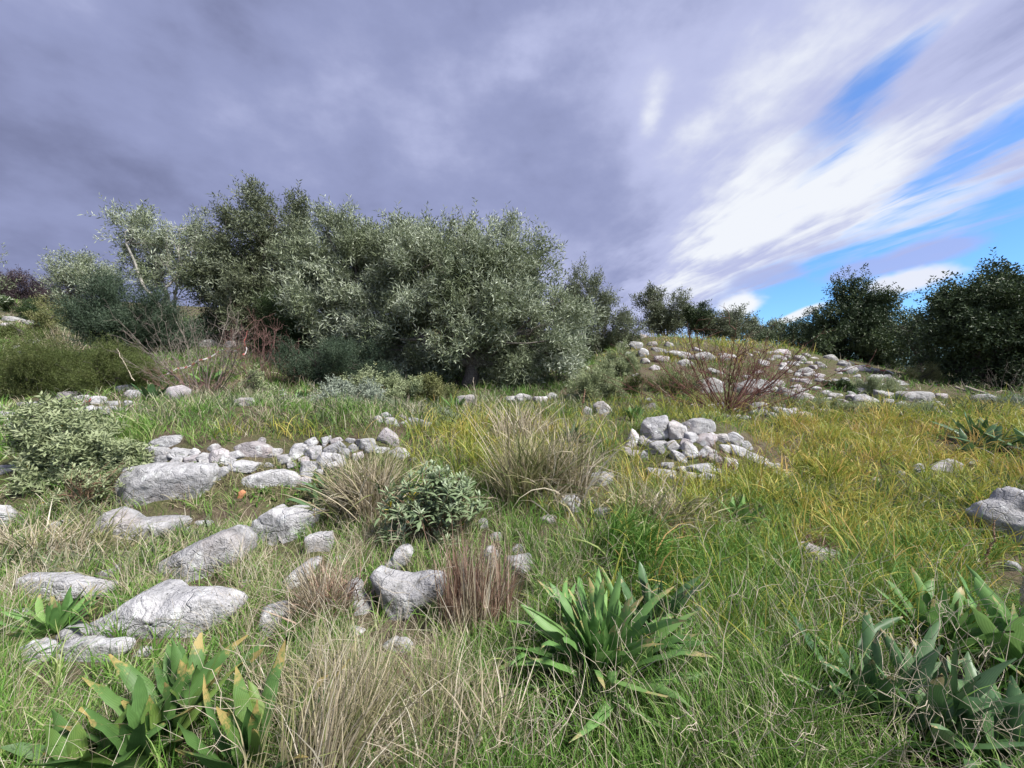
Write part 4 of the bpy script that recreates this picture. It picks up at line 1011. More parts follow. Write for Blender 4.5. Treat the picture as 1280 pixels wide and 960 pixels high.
# near Phlomis with long drooping leaves in whorls
def whorl_shrub(label, lobes, Y, base, n, seed, mat='phlomis', leaf=(0.11, 0.026)):
    rg = np.random.default_rng(seed)
    a, b = ray(*base); B = np.array([a * Y, Y, float(H(a * Y, Y))])
    r = root_at('woolly_shrub', B); tag(r, label, 'shrub', WS)
    acc = Acc(); st = Tubes()
    Ls = []
    for lb in lobes:
        c = pt(lb[0], lb[1], Y); Ls.append((c, np.array([lb[2], (lb[2] + lb[3]) / 2, lb[3]]) * Y / F))
    vol = np.array([l[1].prod() ** (2 / 3) for l in Ls]); pick = rg.choice(len(Ls), n, p=vol / vol.sum())
    for i in range(n):
        c, rr = Ls[pick[i]]
        d = unit(rg.normal(size=3) + [0, -0.25, 0.35]); P = c + d * rr * rg.uniform(0.3, 1.28)
        P[2] = max(P[2], float(H(P[0], P[1])) + 0.05)
        k = 15
        zz = rg.uniform(-0.07, 0.015, k)
        yellow = rg.random() < 0.05
        PP = np.repeat(P[None], k, 0); PP[:, 2] += zz
        s = np.interp(zz, [-0.07, 0.015], [1.0, 0.35])
        V, Fq, T, I = strips(PP, rg.uniform(0, 6.28, k), leaf[0] * s * rg.uniform(.8, 1.2, k), leaf[1] * s * rg.uniform(.8, 1.2, k), np.interp(zz, [-0.07, 0.015], [1.25, 0.3]) + rg.normal(size=k) * .15,
                             np.interp(zz, [-0.07, 0.015], [1.0, 0.5]) + rg.normal(size=k) * .2, 4, 'leaf', fold=0.25,
                             tint=np.clip(np.interp(zz, [-0.07, 0.015], [0.15, 0.85]) + rg.normal(size=k) * .12, 0, 0.92) if not yellow else np.where(rg.random(k) < .35, rg.uniform(.95, 1, k), .4))
        acc.add(V, Fq, T, I)
        st.add(wiggle(B + rg.normal(size=3) * [.05, .05, 0], P, rg, 6, 0.10), np.linspace(0.006, 0.003, 6), 4)
    acc.build('foliage', M[mat], r); st.build('branchwork', M['stalk'], r)
whorl_shrub('green woolly shrub with drooping felty leaves and one yellow leaf, near centre', [(540,625,50,34),(510,655,32,28),(565,650,34,34),(535,680,30,24),(575,625,26,22),(500,632,22,18),(545,600,30,16)], 3.35, (538, 700), 165, 91, leaf=(0.125, 0.030))
whorl_shrub('woolly sprigs at the front edge of the largest grey-green shrub', [(105,610,40,30),(60,640,16,14),(130,590,30,22)], 4.3, (100, 655), 55, 92, mat='sage', leaf=(0.09, 0.022))
whorl_shrub('small woolly sprig left of the upright stones by the straw', [(408,628,14,9),(425,655,12,9)], 3.9, (412, 660), 9, 93, mat='sage', leaf=(0.08, 0.02))

# ---- bare shrubs, each main stem a part
def bare_shrub(label, base, Y, n, span, height, mat, seed, spread=0.0, twigs=5, r0=0.012, kink=0.10, group='bare winter shrubs', lean=0.0, lobes=None):
    rg = np.random.default_rng(seed)
    a, b = ray(*base); B = np.array([a * Y, Y, float(H(a * Y, Y))])
    r = root_at('bare_shrub', B); tag(r, label, 'bare shrub', group)
    W = span * Y / F / 2; Hh = height * Y / F
    for i in range(n):
        f = (i + 0.5) / n * 2 - 1 + rg.normal() * 0.08
        ph = rg.uniform(-1, 1)
        tip = B + np.array([f * W + lean * Hh, ph * W * 0.6, Hh * (1.0 - 0.45 * abs(f) ** 1.7) * rg.uniform(0.72, 1.06)])
        s0 = B + np.array([f * W * spread + rg.normal() * 0.04, rg.normal() * 0.05, -0.02])
        m = 12; t = np.linspace(0, 1, m)[:, None]
        ctrl = s0 + (tip - s0) * 0.5 + np.array([f * W * 0.15, 0, -Hh * 0.12 * abs(f)])
        P = (1 - t) ** 2 * s0 + 2 * t * (1 - t) * ctrl + t ** 2 * tip
        P = P + np.cumsum(rg.normal(size=(m, 3)), 0) * kink * 0.10 * t
        tb = Tubes(); rad = r0 * rg.uniform(0.6, 1.15)
        tb.add(P, rad * (1 - 0.72 * t[:, 0]), 5)
        for k in range(twigs):
            j = rg.integers(4, m - 1); d0 = unit(P[j + 1] - P[j - 1])
            dd = unit(d0 + rg.normal(size=3) * 0.55 + [0, 0, .1]); Lk = np.linalg.norm(tip - s0) * rg.uniform(0.12, 0.36)
            Q = wiggle(P[j], P[j] + dd * Lk, rg, 6, 0.16, -0.06)
            tb.add(Q, np.linspace(rad * 0.5, rad * 0.18, 6), 4)
            for kk in range(2):
                if rg.random() < 0.75:
                    jj = rg.integers(2, 5); d2 = unit(unit(Q[jj + 1] - Q[jj]) + rg.normal(size=3) * 0.6)
                    tb.add(wiggle(Q[jj], Q[jj] + d2 * Lk * 0.4, rg, 4, 0.15), np.linspace(rad * 0.28, rad * 0.12, 4), 3)
        tb.build('stem', M[mat], r)
    return r
bare_shrub('red-brown leafless shrub fanning up in front of the rubble slope', (908, 522), 8.2, 34, 255, 108, 'twig_red', 101, r0=0.014, twigs=8)
bare_shrub('low tangle of dark red twigs around the foot of the red-brown shrub', (915, 524), 7.9, 30, 120, 34, 'twig_red', 102, r0=0.008, twigs=8, spread=0.5, kink=.3)
bare_shrub('sprawling dark twigs at the right of the red-brown shrub', (985, 520), 8.4, 10, 80, 68, 'twig_red', 103, r0=0.009, twigs=5, lean=0.25)
bare_shrub('tall grey bare shrub with many crossing stems left of centre', (258, 498), 8.4, 26, 205, 112, 'twig_grey', 104, r0=0.011, twigs=8, spread=0.12, kink=.25, lean=-0.1)
bare_shrub('low brown bare shrub at the foot of the tall grey one', (245, 500), 8.1, 26, 120, 44, 'twig_pink', 105, r0=0.006, twigs=8, spread=0.4, kink=.3)
bare_shrub('pinkish bare thicket between the grey bare shrub and the shaded bush', (325, 478), 9.8, 34, 85, 78, 'twig_pink', 106, r0=0.007, twigs=7, spread=0.6, kink=.2)
bare_shrub('thin reddish twigs under the silvery olives', (352, 478), 9.4, 14, 60, 40, 'twig_pink', 107, r0=0.005, twigs=6, spread=0.5)
bare_shrub('grey leafless brush under the largest evergreen', (1255, 498), 10.4, 9, 70, 40, 'twig_grey', 108, r0=0.005, twigs=7, spread=0.5)
bare_shrub('brown dried brush on the grassy crest left of the rubble', (945, 470), 11.2, 26, 60, 26, 'twig_red', 109, r0=0.008, twigs=7, spread=0.5)
bare_shrub('small dark red dried brush high behind the red-brown shrub', (893, 452), 13.2, 22, 50, 22, 'twig_red', 110, r0=0.008, twigs=6, spread=0.6)

# ---- squills: rosettes, each leaf of the near ones a part
SQ = 'squill rosettes'
PLANT = []
def squill(label, base, n, leaf_px, width_px, seed, mat='squill', open_=0.9, parts=True, segs=9, up=0.12, bend=0.8, asym=0.0, clumps=1, spreadm=0.05, name='squill_plant', cat='plant'):
    rg = np.random.default_rng(seed)
    B = at(*base); s_ = B[1] / F
    PLANT.append((B[0], B[1], leaf_px * s_ * (0.8 if mat == 'squill_blue' else 1.0)))
    r = root_at(name, B); tag(r, label, cat, SQ)
    cs = [B + np.array([rg.normal() * spreadm, rg.normal() * spreadm * .7, 0]) for _ in range(clumps)]
    acc = Acc()
    for i in range(n):
        c = cs[i % clumps]; q = (i // clumps + 0.5) / max(1, n // clumps)      # 0 heart .. 1 outside
        az = i * 2.399963 + rg.normal() * 0.2
        L = leaf_px * s_ * (0.72 + 0.38 * min(1, q * 1.6)) * rg.uniform(0.85, 1.1)
        Wd = width_px * s_ * rg.uniform(0.8, 1.15)
        lean = up + open_ * q ** 1.1 + rg.normal() * 0.06
        V, Fq, T, I = strips(np.array([[c[0], c[1], float(H(c[0], c[1])) - 0.02]]), np.array([az]), np.array([L]), np.array([Wd]), np.array([lean]), np.array([bend * (0.25 + q) * rg.uniform(.5, 1.3)]),
                             segs, 'squill', fold=0.38, twist=np.array([rg.normal() * 0.4]), tint=np.array([np.clip(rg.beta(2, 2.2), 0, 1)]), pw=2.0, side_curl=np.array([rg.normal() * 0.45]))
        V = V + np.repeat(np.cumsum(rg.normal(size=(len(V) // 3, 3)), 0), 3, 0) * L * 0.006 + rg.normal(size=V.shape) * Wd * 0.035
        # frayed dry tip on some leaves only
        if rg.random() < 0.45: T = np.where(T > 0, T * rg.uniform(0.6, 0.88), T)
        else: T = np.clip(T * rg.uniform(0.95, 1.15), 0, 1)
        if parts:
            o = mesh_obj('leaf', V, [Fq], M[mat], r, True, {'t': np.minimum(T, 1), 'tint': I, 'tipv': np.minimum(T, 1), 'ac': np.tile([0, .5, 1], len(V) // 3)})
        else: acc.add(V, Fq, T, I)
    if not parts: acc.build('foliage', M[mat], r)
    return r
squill('big bright green squill rosette in the foreground right of centre', (728, 852), 80, 140, 18, 201, up=0.06, open_=0.92, bend=0.9, segs=10)
squill('foreground squill with yellow withered tips at the lower left', (250, 955), 56, 138, 24, 202, mat='squill_yellow', up=0.05, open_=0.70, bend=0.55, clumps=3, spreadm=0.14, segs=10)
squill('second yellow-tipped squill cut by the bottom left corner', (120, 985), 20, 120, 24, 203, mat='squill_yellow', up=0.1, open_=0.7, bend=0.5, clumps=2, spreadm=0.10)
squill('small dark green squill in front of the long flat slab', (58, 792), 20, 66, 10, 204, mat='squill', up=0.1, open_=1.0, bend=0.4)
squill('large dark squill with broad leaves at the lower right', (1130, 945), 38, 165, 24, 205, mat='squill_blue', up=0.08, open_=0.85, bend=0.8, clumps=2, spreadm=0.08, segs=10)
squill('dark squill with torn broad leaves in the lower right corner', (1225, 965), 26, 150, 27, 206, mat='squill_blue', up=0.2, open_=1.0, bend=1.2, clumps=2, spreadm=0.08)
squill('dark green squill at the right edge above the corner one', (1262, 850), 24, 135, 24, 207, mat='squill', up=0.05, open_=0.75, bend=0.6)
squill('half hidden squill left of the dried flower stalk', (1165, 805), 20, 95, 18, 208, mat='squill', up=0.05, open_=0.85, bend=0.7)
squill('dark squill just behind the big bright green one', (822, 800), 22, 92, 15, 209, mat='squill_blue', up=0.05, open_=0.8, bend=0.6)
squill('small squill in yellow grass below the cairn', (934, 650), 10, 40, 12, 210, mat='squill', up=0.1, open_=0.8, bend=0.5, parts=False)
squill('tiny dark squill in the grass left of the cairn', (722, 552), 12, 26, 6, 211, mat='squill_blue', up=0.1, open_=0.9, bend=0.4, parts=False)
squill('broad-leaved agave-like squill at the right below the evergreens', (1190, 556), 18, 46, 9, 212, mat='squill_blue', up=0.3, open_=0.9, bend=0.4, clumps=3, spreadm=0.35)
squill('agave-like squill cut by the right edge', (1262, 562), 16, 46, 9, 213, mat='squill_blue', up=0.3, open_=1.0, bend=0.4, clumps=2, spreadm=0.3)
squill('grass-green squill tuft below the striped white stone', (785, 527), 16, 22, 5, 214, mat='squill', up=0.05, open_=0.7, bend=0.4, parts=False)
squill('dark narrow-leaved tuft against the right end of the dry wall', (412, 620), 26, 42, 6, 215, mat='squill_blue', up=0.1, open_=1.0, bend=0.5, parts=False, clumps=3, spreadm=0.08)
squill('green squill inside the grey bare shrub', (258, 482), 14, 28, 7, 216, mat='squill', up=0.05, open_=0.9, bend=0.4, parts=False)
squill('dark squill left of the brownish stone in the grey bare shrub', (195, 500), 12, 28, 7, 217, mat='squill_blue', up=0.05, open_=1.0, bend=0.4, parts=False)
squill('single squill tuft between the straw and the green woolly shrub', (487, 640), 7, 52, 14, 218, mat='squill_blue', up=0.02, open_=0.4, bend=0.3, parts=False)
squill('small green squill under the biggest olive', (575, 515), 10, 24, 6, 219, mat='squill', up=0.05, open_=0.6, bend=0.4, parts=False)
squill('bright green tuft behind the silver-white shrub', (378, 503), 12, 20, 5, 220, mat='squill', up=0.05, open_=0.7, bend=0.4, parts=False)

# ---- tussocks
TU = 'grass tussocks'
def tussock(label, base, n, Lpx, seed, mat='tuss', rad_px=16, wpx=1.6, lean=0.35, bend=1.0, az=None, azs=9.0, group=TU, seeds=0, mat2='straw', n2=0, tintpow=1.0, Ymin=1.0):
    rg = np.random.default_rng(seed); B = at(base[0], base[1], Ymin); s_ = B[1] / F
    r = root_at('grass_tussock', B); tag(r, label, 'grass tussock', group)
    for nm, mt, k, sc1 in (('blades', mat, n, 1.0), ('dry_blades', mat2, n2, 1.12)):
        if not k: continue
        rr = rad_px * s_ * np.abs(rg.normal(size=k)) * 0.75; aa = rg.uniform(0, 6.283, k)
        nc = 9; cc = rg.normal(size=(nc, 2)) * rad_px * s_ * 1.1; w9 = rg.integers(0, nc, k)
        P = np.stack([B[0] + cc[w9, 0] + rr * np.cos(aa) * .6, B[1] + cc[w9, 1] * .7 + rr * np.sin(aa) * .6, np.zeros(k)], -1); P[:, 2] = H(P[:, 0], P[:, 1]) - 0.01
        az0 = np.arctan2(np.cos(aa), np.sin(aa)) + rg.normal(size=k) * 0.7
        if az is not None: az0 = R(az) + rg.normal(size=k) * R(azs)
        L = Lpx * s_ * rg.uniform(0.3, 1.15, k) * sc1 * (0.7 + 0.5 * rg.random(nc))[w9]
        V, Fq, T, I = strips(P, az0, L, np.full(k, wpx * s_) * rg.uniform(.6, 1.3, k), np.abs(rg.normal(size=k)) * lean, bend * np.exp(rg.normal(size=k) * 0.6 - .25), 6, 'grass', twist=rg.normal(size=k) * .9,
                             tint=rg.random(k) ** tintpow, side_curl=rg.normal(size=k) * 0.7)
        acc = Acc(); acc.add(V, Fq, T, I); acc.build(nm, M[mt], r)
    return r
tussock('tall pale green-gold tussock right of the woolly shrub', (672, 622), 1500, 92, 301, rad_px=20, lean=0.42, bend=0.7, n2=500, wpx=1.5)
tussock('tall thin tussock tip with arching seed stems under the biggest olive', (655, 560), 300, 75, 302, rad_px=22, lean=0.3, bend=0.9, mat='straw', wpx=1.3)
tussock('pale straw tussock in front of the right end of the dry wall', (458, 640), 1300, 84, 303, mat='straw', rad_px=16, lean=0.36, bend=0.8, n2=500, mat2='tuss', wpx=1.5)
tussock('upright reddish-brown straw clump below the woolly shrub', (596, 792), 800, 116, 304, mat='redstraw', rad_px=16, lean=0.13, bend=0.25, wpx=1.7, mat2='straw', n2=200)
tussock('deep green drooping tussock right of the reddish straw', (800, 705), 1100, 78, 305, mat='grass', rad_px=26, lean=0.5, bend=1.5, wpx=1.8, tintpow=1.5, az=110, azs=60)
tussock('gold-green drooping tussock above the angular mid-grass stone', (830, 655), 900, 64, 306, mat='tuss', rad_px=24, lean=0.5, bend=1.3, wpx=1.6, n2=300)
tussock('shaggy brown tussock hanging over the creamy grass boulder', (1010, 690), 500, 34, 307, mat='redstraw', rad_px=18, lean=0.7, bend=1.6, wpx=1.2)
tussock('brown shaggy dead tussock right of the angular mid-grass stone', (850, 672), 600, 40, 308, mat='redstraw', rad_px=20, lean=0.8, bend=1.4, wpx=1.3)
tussock('big straw tussock leaning right at the bottom, left of centre', (430, 985), 650, 175, 309, mat='straw', rad_px=42, lean=0.42, bend=0.6, wpx=2.0, az=60, azs=34, n2=500, mat2='tuss')
tussock('green-straw tussock in the bottom centre under the big squill', (560, 965), 800, 130, 310, mat='tuss', rad_px=42, lean=0.45, bend=0.8, wpx=2.0, n2=500)
tussock('brown straw tussock between wedge boulder and bottom centre', (520, 890), 500, 80, 311, mat='redstraw', rad_px=30, lean=0.5, bend=0.7, wpx=1.8, az=70, azs=60, n2=400)
tussock('pale straw tussock left of the angular white stone', (412, 775), 350, 84, 312, mat='redstraw', rad_px=12, lean=0.45, bend=0.7, wpx=1.5, n2=400)
tussock('straw tussock in front of the bent white rock', (392, 900), 400, 100, 313, mat='tuss', rad_px=22, lean=0.4, bend=0.8, wpx=1.8, n2=300)
tussock('dry pale grass plume on the left hillside above the scrub', (76, 440), 260, 34, 314, mat='straw', rad_px=8, lean=0.2, bend=0.4, wpx=1.0)
tussock('dull dry tussock left of the long two-lobed rock', (70, 700), 600, 60, 315, mat='tuss', rad_px=36, lean=0.6, bend=1.1, wpx=1.5, n2=400)
tussock('fresh green tussock below the largest front boulder', (190, 850), 500, 56, 316, mat='grass', rad_px=36, lean=0.5, bend=1.2, wpx=2.0, tintpow=1.4)
tussock('yellow-green tussock beside the cairn at its right', (1040, 600), 500, 44, 317, mat='ygrass', rad_px=24, lean=0.4, bend=1.1, wpx=1.8)
tussock('straw tussock on the cairn among the stones', (905, 582), 300, 22, 318, mat='redstraw', rad_px=10, lean=0.7, bend=1.3, wpx=1.0)

# ------------------------------------------------------------------ ground cover that nobody could count
def sample(n, p=1.35, y0=1.05, y1=26.0, seed=1):
    rg = np.random.default_rng(seed)
    u = rg.random(n); a = 1 - p
    Y = (y0 ** a + u * (y1 ** a - y0 ** a)) ** (1 / a)
    X = (rg.random(n) * 2 - 1) * (1.38 * Y + 0.3)
    e = rg.random(n) < 0.20          # a sparser margin so that the meadow goes on past the frame
    X = np.where(e, np.sign(X) * (1.38 * Y + 0.3 + 2.6 * rg.random(n)), X)
    return X, Y, rg
_cell = {}
for i, f_ in enumerate(FOOT): _cell.setdefault((int(f_[0] // 1), int(f_[1] // 1)), [])
def off_stones(X, Y, k=0.8, front=True):
    keep = np.ones(len(X), bool)
    for (cx, cy, rx, ry, hh) in FOOT:
        m = np.abs(Y - cy) < 1.2
        d = ((X - cx) / (rx * k)) ** 2 + ((Y - cy) / (ry * k * .9)) ** 2
        keep &= ~(m & (d < 1))
        # keep tall growth off the front of each stone so that it shows
        if hh < 0.5 or not front: continue
        sh = ((X - cx * (Y / cy)) / (rx * 0.85)) ** 2 + ((Y - (cy - ry - min(0.07 * cy, 0.19))) / min(0.12 * cy, 0.30)) ** 2
        near = (sh < 1)
        keep &= ~(near & (_rg1.random(len(X)) < 0.93))
    for (cx, cy, L) in PLANT:
        d = ((X - cx * (Y / cy)) / (L * 0.75)) ** 2 + ((Y - cy + L * 0.35) / (L * 0.80)) ** 2
        keep &= ~((d < 1) & (_rg1.random(len(X)) < 0.86))
    return keep
_rg1 = np.random.default_rng(5)
def zone(px, py, cx, cy, rx, ry, soft=0.35):
    d = np.hypot((px - cx) / rx, (py - cy) / ry)
    return np.clip((1 + soft - d) / (2 * soft), 0, 1)
def cover(name, label, n, seed, prob, L, W, mat, lean, bend, segs=4, prof='grass', p=1.35, y1=26.0, tint=None, curl=0.4, stones=0.85, y0=1.05, tufts=0, box=None):
    X, Y, rg = sample(n, p, y0, y1, seed)
    if box: X = rg.uniform(box[0], box[1], n); Y = rg.uniform(box[2], box[3], n)
    tz = None
    if tufts:
        cX, cY, _ = sample(tufts, p, y0, y1, seed + 900)
        w_ = rg.integers(0, tufts, n); sg = (0.018 + 0.010 * cY) * rg.uniform(0.5, 1.3, tufts); g1 = rg.normal(size=n); g2 = rg.normal(size=n)
        X = cX[w_] + g1 * sg[w_]; Y = cY[w_] + g2 * sg[w_]
        tz = (np.arctan2(g1, g2), rg.uniform(0.55, 1.45, tufts)[w_], rg.normal(size=tufts)[w_] * 0.16)
    Z = H(X, Y)
    px, py = proj(X, Y, Z)
    pr = prob(px, py, X, Y, rg) * (1 - 0.8 * np.maximum.reduce([zone(px, py, 85, 508, 105, 22), zone(px, py, 345, 566, 175, 13), zone(px, py, 1050, 465, 80, 28), zone(px, py, 882, 568, 100, 40), zone(px, py, 1120, 500, 110, 15), zone(px, py, 940, 512, 95, 12), zone(px, py, 800, 455, 28, 40)]))
    k = rg.random(n) < pr
    X, Y, Z, px, py = X[k], Y[k], Z[k], px[k], py[k]
    if tz: tz = [q_[k] for q_ in tz]
    k = off_stones(X, Y, stones, box is None); X, Y, Z, px, py = X[k], Y[k], Z[k], px[k], py[k]
    if tz: tz = [q_[k] for q_ in tz]
    m = len(X)
    dist = np.hypot(X, Y)
    LL = L(px, py, X, Y, rg) * rg.uniform(0.5, 1.2, m)
    WW = np.maximum(W * rg.uniform(0.6, 1.3, m), dist * 0.0011)
    ti = tint(px, py, X, Y, rg) if tint else rg.random(m)
    az = rg.uniform(0, 6.283, m) * 1.0 + (fbm(np.stack([X, Y, 0 * X], -1) * 1.1, 2) - .5) * 5
    if tz: az = tz[0] + rg.normal(size=m) * 0.6; LL = LL * tz[1]; ti = ti + tz[2]
    V, Fq, T, I = strips(np.stack([X, Y, Z - 0.01], -1), az, LL, WW, np.abs(rg.normal(size=m)) * lean, bend * rg.uniform(0.1, 1.4, m), segs, prof, twist=rg.normal(size=m) * 0.9, tint=np.clip(ti, 0, 1), side_curl=rg.normal(size=m) * curl)
    acc = Acc(); acc.add(V, Fq, T, I)
    o = acc.build(name, M[mat], None)
    tag(o, label, 'grass', kind='stuff')
    print(name, m)
    return o
def patch(X, Y, s=0.9, o=0.0): return fbm(np.stack([X, Y, 0 * X + o], -1) * s, 3)
TER = lambda px, py: np.maximum.reduce([zone(px, py, 1090, 575, 330, 62), zone(px, py, 640, 560, 130, 45) * .9, zone(px, py, 1000, 640, 260, 70) * .65, zone(px, py, 860, 515, 120, 14), zone(px, py, 1180, 690, 160, 50) * .5, zone(px, py, 1020, 780, 260, 90) * .35, zone(px, py, 880, 440, 120, 16) * .7, zone(px, py, 350, 545, 90, 9) * .8])
cover('grass', 'short green grass covering the slope between the stones', 260000, 401,
      lambda px, py, X, Y, rg: np.clip(0.35 + patch(X, Y, 1.3) * 0.9, 0, 1) * (1 - 0.6 * TER(px, py)) * np.where((py < 500) & (px > 800), 0.55, 1),
      lambda px, py, X, Y, rg: 0.12 + 0.15 * patch(X, Y, 1.1, 3) + 0.13 * zone(px, py, 980, 850, 360, 170), 0.0066, 'grass', 0.5, 1.1,
      tint=lambda px, py, X, Y, rg: rg.random(len(px)) * 0.75 + patch(X, Y, 1.6, 8) * 0.55 - 0.12 - 0.15 * zone(px, py, 1000, 850, 330, 150) + 0.15 * zone(px, py, 250, 700, 350, 120))
cover('yellow_grass', 'arching yellow-green grass leaves on the terrace', 112000, 402,
      lambda px, py, X, Y, rg: TER(px, py) * np.clip(patch(X, Y, 1.5, 5) * 2.2 - 0.25, 0.15, 1),
      lambda px, py, X, Y, rg: 0.20 + 0.18 * patch(X, Y, 1.2, 3), 0.0085, 'ygrass', 0.35, 1.6, segs=5, p=1.01, y1=18, y0=2.0,
      tint=lambda px, py, X, Y, rg: rg.random(len(px)) * 0.6 + patch(X, Y, 1.8, 8) * 0.9 - 0.30 + 0.15 * zone(px, py, 1120, 560, 160, 30))
cover('dry_grass', 'thin straw and dead stems mixed through the grass', 112000, 403,
      lambda px, py, X, Y, rg: np.clip(0.10 + np.maximum.reduce([zone(px, py, 330, 800, 420, 190) * .55, zone(px, py, 540, 880, 230, 120) * .9, zone(px, py, 230, 690, 320, 70) * .8, zone(px, py, 730, 600, 120, 60) * .5, zone(px, py, 900, 880, 330, 110) * .45, zone(px, py, 300, 510, 260, 25) * .4]) * patch(X, Y, 1.6, 2) * 1.9 + (py < 500) * .25, 0, 1),
      lambda px, py, X, Y, rg: 0.15 + 0.20 * patch(X, Y, 1.4, 6) + 0.10 * zone(px, py, 500, 860, 300, 140), 0.0026, 'straw', 0.55, 0.9, segs=4, prof='hair', p=1.3, curl=0.7)
cover('reddish_straw', 'dead brown grass matted at ground level', 80000, 404,
      lambda px, py, X, Y, rg: np.clip(patch(X, Y, 1.7, 12) * 2.6 - 1.0, 0, 1) * np.maximum.reduce([zone(px, py, 350, 760, 450, 230), zone(px, py, 760, 650, 150, 60) * .7]),
      lambda px, py, X, Y, rg: 0.10 + 0.10 * patch(X, Y, 1.4, 6), 0.003, 'redstraw', 0.9, 0.7, segs=3, prof='hair', p=1.3, curl=0.8)
cover('low_herbs', 'small broad-leaved herbs low among the grass', 60000, 405,
      lambda px, py, X, Y, rg: np.clip(patch(X, Y, 1.9, 21) * 2.4 - 0.9, 0, 1) * (0.35 + 0.65 * np.maximum(zone(px, py, 1100, 850, 330, 240), zone(px, py, 500, 860, 350, 120))),
      lambda px, py, X, Y, rg: 0.045 + 0.03 * rg.random(len(px)), 0.018, 'herb', 0.8, 0.8, segs=3, prof='leaf', p=1.2, y1=14)

cover('grass_tufts', 'tufts of longer green grass all over the slope', 185000, 411,
      lambda px, py, X, Y, rg: np.clip(0.25 + patch(X, Y, 1.3) * 1.0, 0, 1) * (1 - .5 * zone(px, py, 260, 720, 300, 110)) * (1 - 0.6 * TER(px, py)) * np.where((py < 500) & (px > 800), 0.5, 1),
      lambda px, py, X, Y, rg: 0.17 + 0.10 * patch(X, Y, 1.1, 3) + 0.08 * zone(px, py, 980, 850, 360, 170) - 0.05 * zone(px, py, 260, 720, 300, 110), 0.0062, 'grass', 0.38, 1.2, segs=5, tufts=3600,
      tint=lambda px, py, X, Y, rg: rg.random(len(px)) * 0.7 + patch(X, Y, 1.6, 8) * 0.5 - 0.08)
cover('yellow_grass_tufts', 'tufts of long arching yellow-green leaves on the terrace', 70000, 412,
      lambda px, py, X, Y, rg: TER(px, py),
      lambda px, py, X, Y, rg: 0.30 + 0.14 * patch(X, Y, 1.2, 3), 0.0095, 'ygrass', 0.32, 1.5, segs=5, p=1.01, y1=18, y0=1.8, tufts=2200,
      tint=lambda px, py, X, Y, rg: rg.random(len(px)) * 0.6 + patch(X, Y, 1.8, 8) * 0.9 - 0.28 + 0.15 * zone(px, py, 1120, 560, 160, 30))
cover('straw_tufts', 'tufts of dry straw scattered through the grass', 75000, 413,
      lambda px, py, X, Y, rg: np.clip(0.15 + np.maximum.reduce([zone(px, py, 330, 780, 420, 200) * .8, zone(px, py, 640, 640, 240, 110) * .8, zone(px, py, 880, 880, 330, 110) * .6, zone(px, py, 330, 520, 300, 30) * .5]), 0, 1) * (0.4 + patch(X, Y, 1.6, 2)),
      lambda px, py, X, Y, rg: 0.20 + 0.16 * patch(X, Y, 1.4, 6) - 0.07 * zone(px, py, 260, 720, 300, 110), 0.0030, 'straw', 0.42, 0.9, segs=5, prof='hair', p=1.3, curl=0.8, tufts=2400)
cover('bank_grass', 'grass and weeds hanging over the bank below the dry wall', 16000, 414,
      lambda px, py, X, Y, rg: zone(px, py, 320, 605, 230, 26),
      lambda px, py, X, Y, rg: 0.10 + 0.10 * patch(X, Y, 1.4, 6), 0.006, 'tuss', 0.7, 1.4, segs=4, box=(-3.8, 2.6, 4.25, 5.4), stones=.55)
cover('bank_herbs', 'small green herbs on the bank below the dry wall', 5000, 415,
      lambda px, py, X, Y, rg: zone(px, py, 320, 608, 230, 24) * np.clip(patch(X, Y, 2.5, 2) * 3 - 1, 0, 1),
      lambda px, py, X, Y, rg: 0.06 + 0.03 * rg.random(len(px)), 0.022, 'herb', 0.8, 0.8, segs=3, prof='leaf', box=(-3.8, 0, 4.25, 5.3), stones=.55)
cover('weeds', 'grey-green weeds filling the upper terrace below the trees', 110000, 406,
      lambda px, py, X, Y, rg: np.clip(patch(X, Y, 1.6, 31) * 2.6 - 0.7, 0.1, 1) * np.maximum.reduce([zone(px, py, 400, 510, 420, 26), zone(px, py, 1000, 512, 330, 16), zone(px, py, 860, 480, 60, 28), zone(px, py, 260, 445, 160, 22), zone(px, py, 700, 500, 140, 24), zone(px, py, 1150, 625, 160, 28) * .6, zone(px, py, 120, 690, 150, 50) * .4]),
      lambda px, py, X, Y, rg: 0.16 + 0.20 * patch(X, Y, 1.4, 16), 0.012, 'weed', 0.45, 0.8, segs=3, prof='leaf', p=1.05, y0=2.5, y1=18)

# wiry dead stalks across the lower right and centre
def dead_stalks():
    rg = np.random.default_rng(77); tb = Tubes(); k = 0
    while k < 430:
        px = rg.uniform(360, 1290); py = rg.uniform(740, 1040)
        w = max(zone(px, py, 1000, 930, 330, 150), zone(px, py, 700, 930, 160, 120) * .7, zone(px, py, 450, 900, 120, 120) * .5)
        if rg.random() > w: continue
        B = at(px, py, 0.9); s_ = B[1] / F
        L = rg.uniform(60, 190) * s_
        d = unit(np.array([rg.normal() * 0.55, rg.normal() * 0.4, 1.0]))
        n = 8; t = np.linspace(0, 1, n)[:, None]
        P = B + d * L * t + np.cumsum(rg.normal(size=(n, 3)) * [1, 1, .3], 0) * L * 0.035
        rad = rg.uniform(0.0010, 0.0020)
        tb.add(P, rad * (1 - 0.5 * t[:, 0]), 4)
        for q in range(rg.integers(0, 4)):
            j = rg.integers(3, 7); d2 = unit(d + rg.normal(size=3) * 0.7)
            tb.add(wiggle(P[j], P[j] + d2 * L * rg.uniform(.15, .4), rg, 6, 0.22), np.linspace(rad * .7, rad * .4, 6), 4)
        k += 1
    o = tb.build('dead_stalks', M['stalk_pale'], None, loc=(0, 2, 0)); tag(o, 'wiry pale dead stalks criss-crossing over the foreground grass', 'dead stalks', kind='stuff')
dead_stalks()

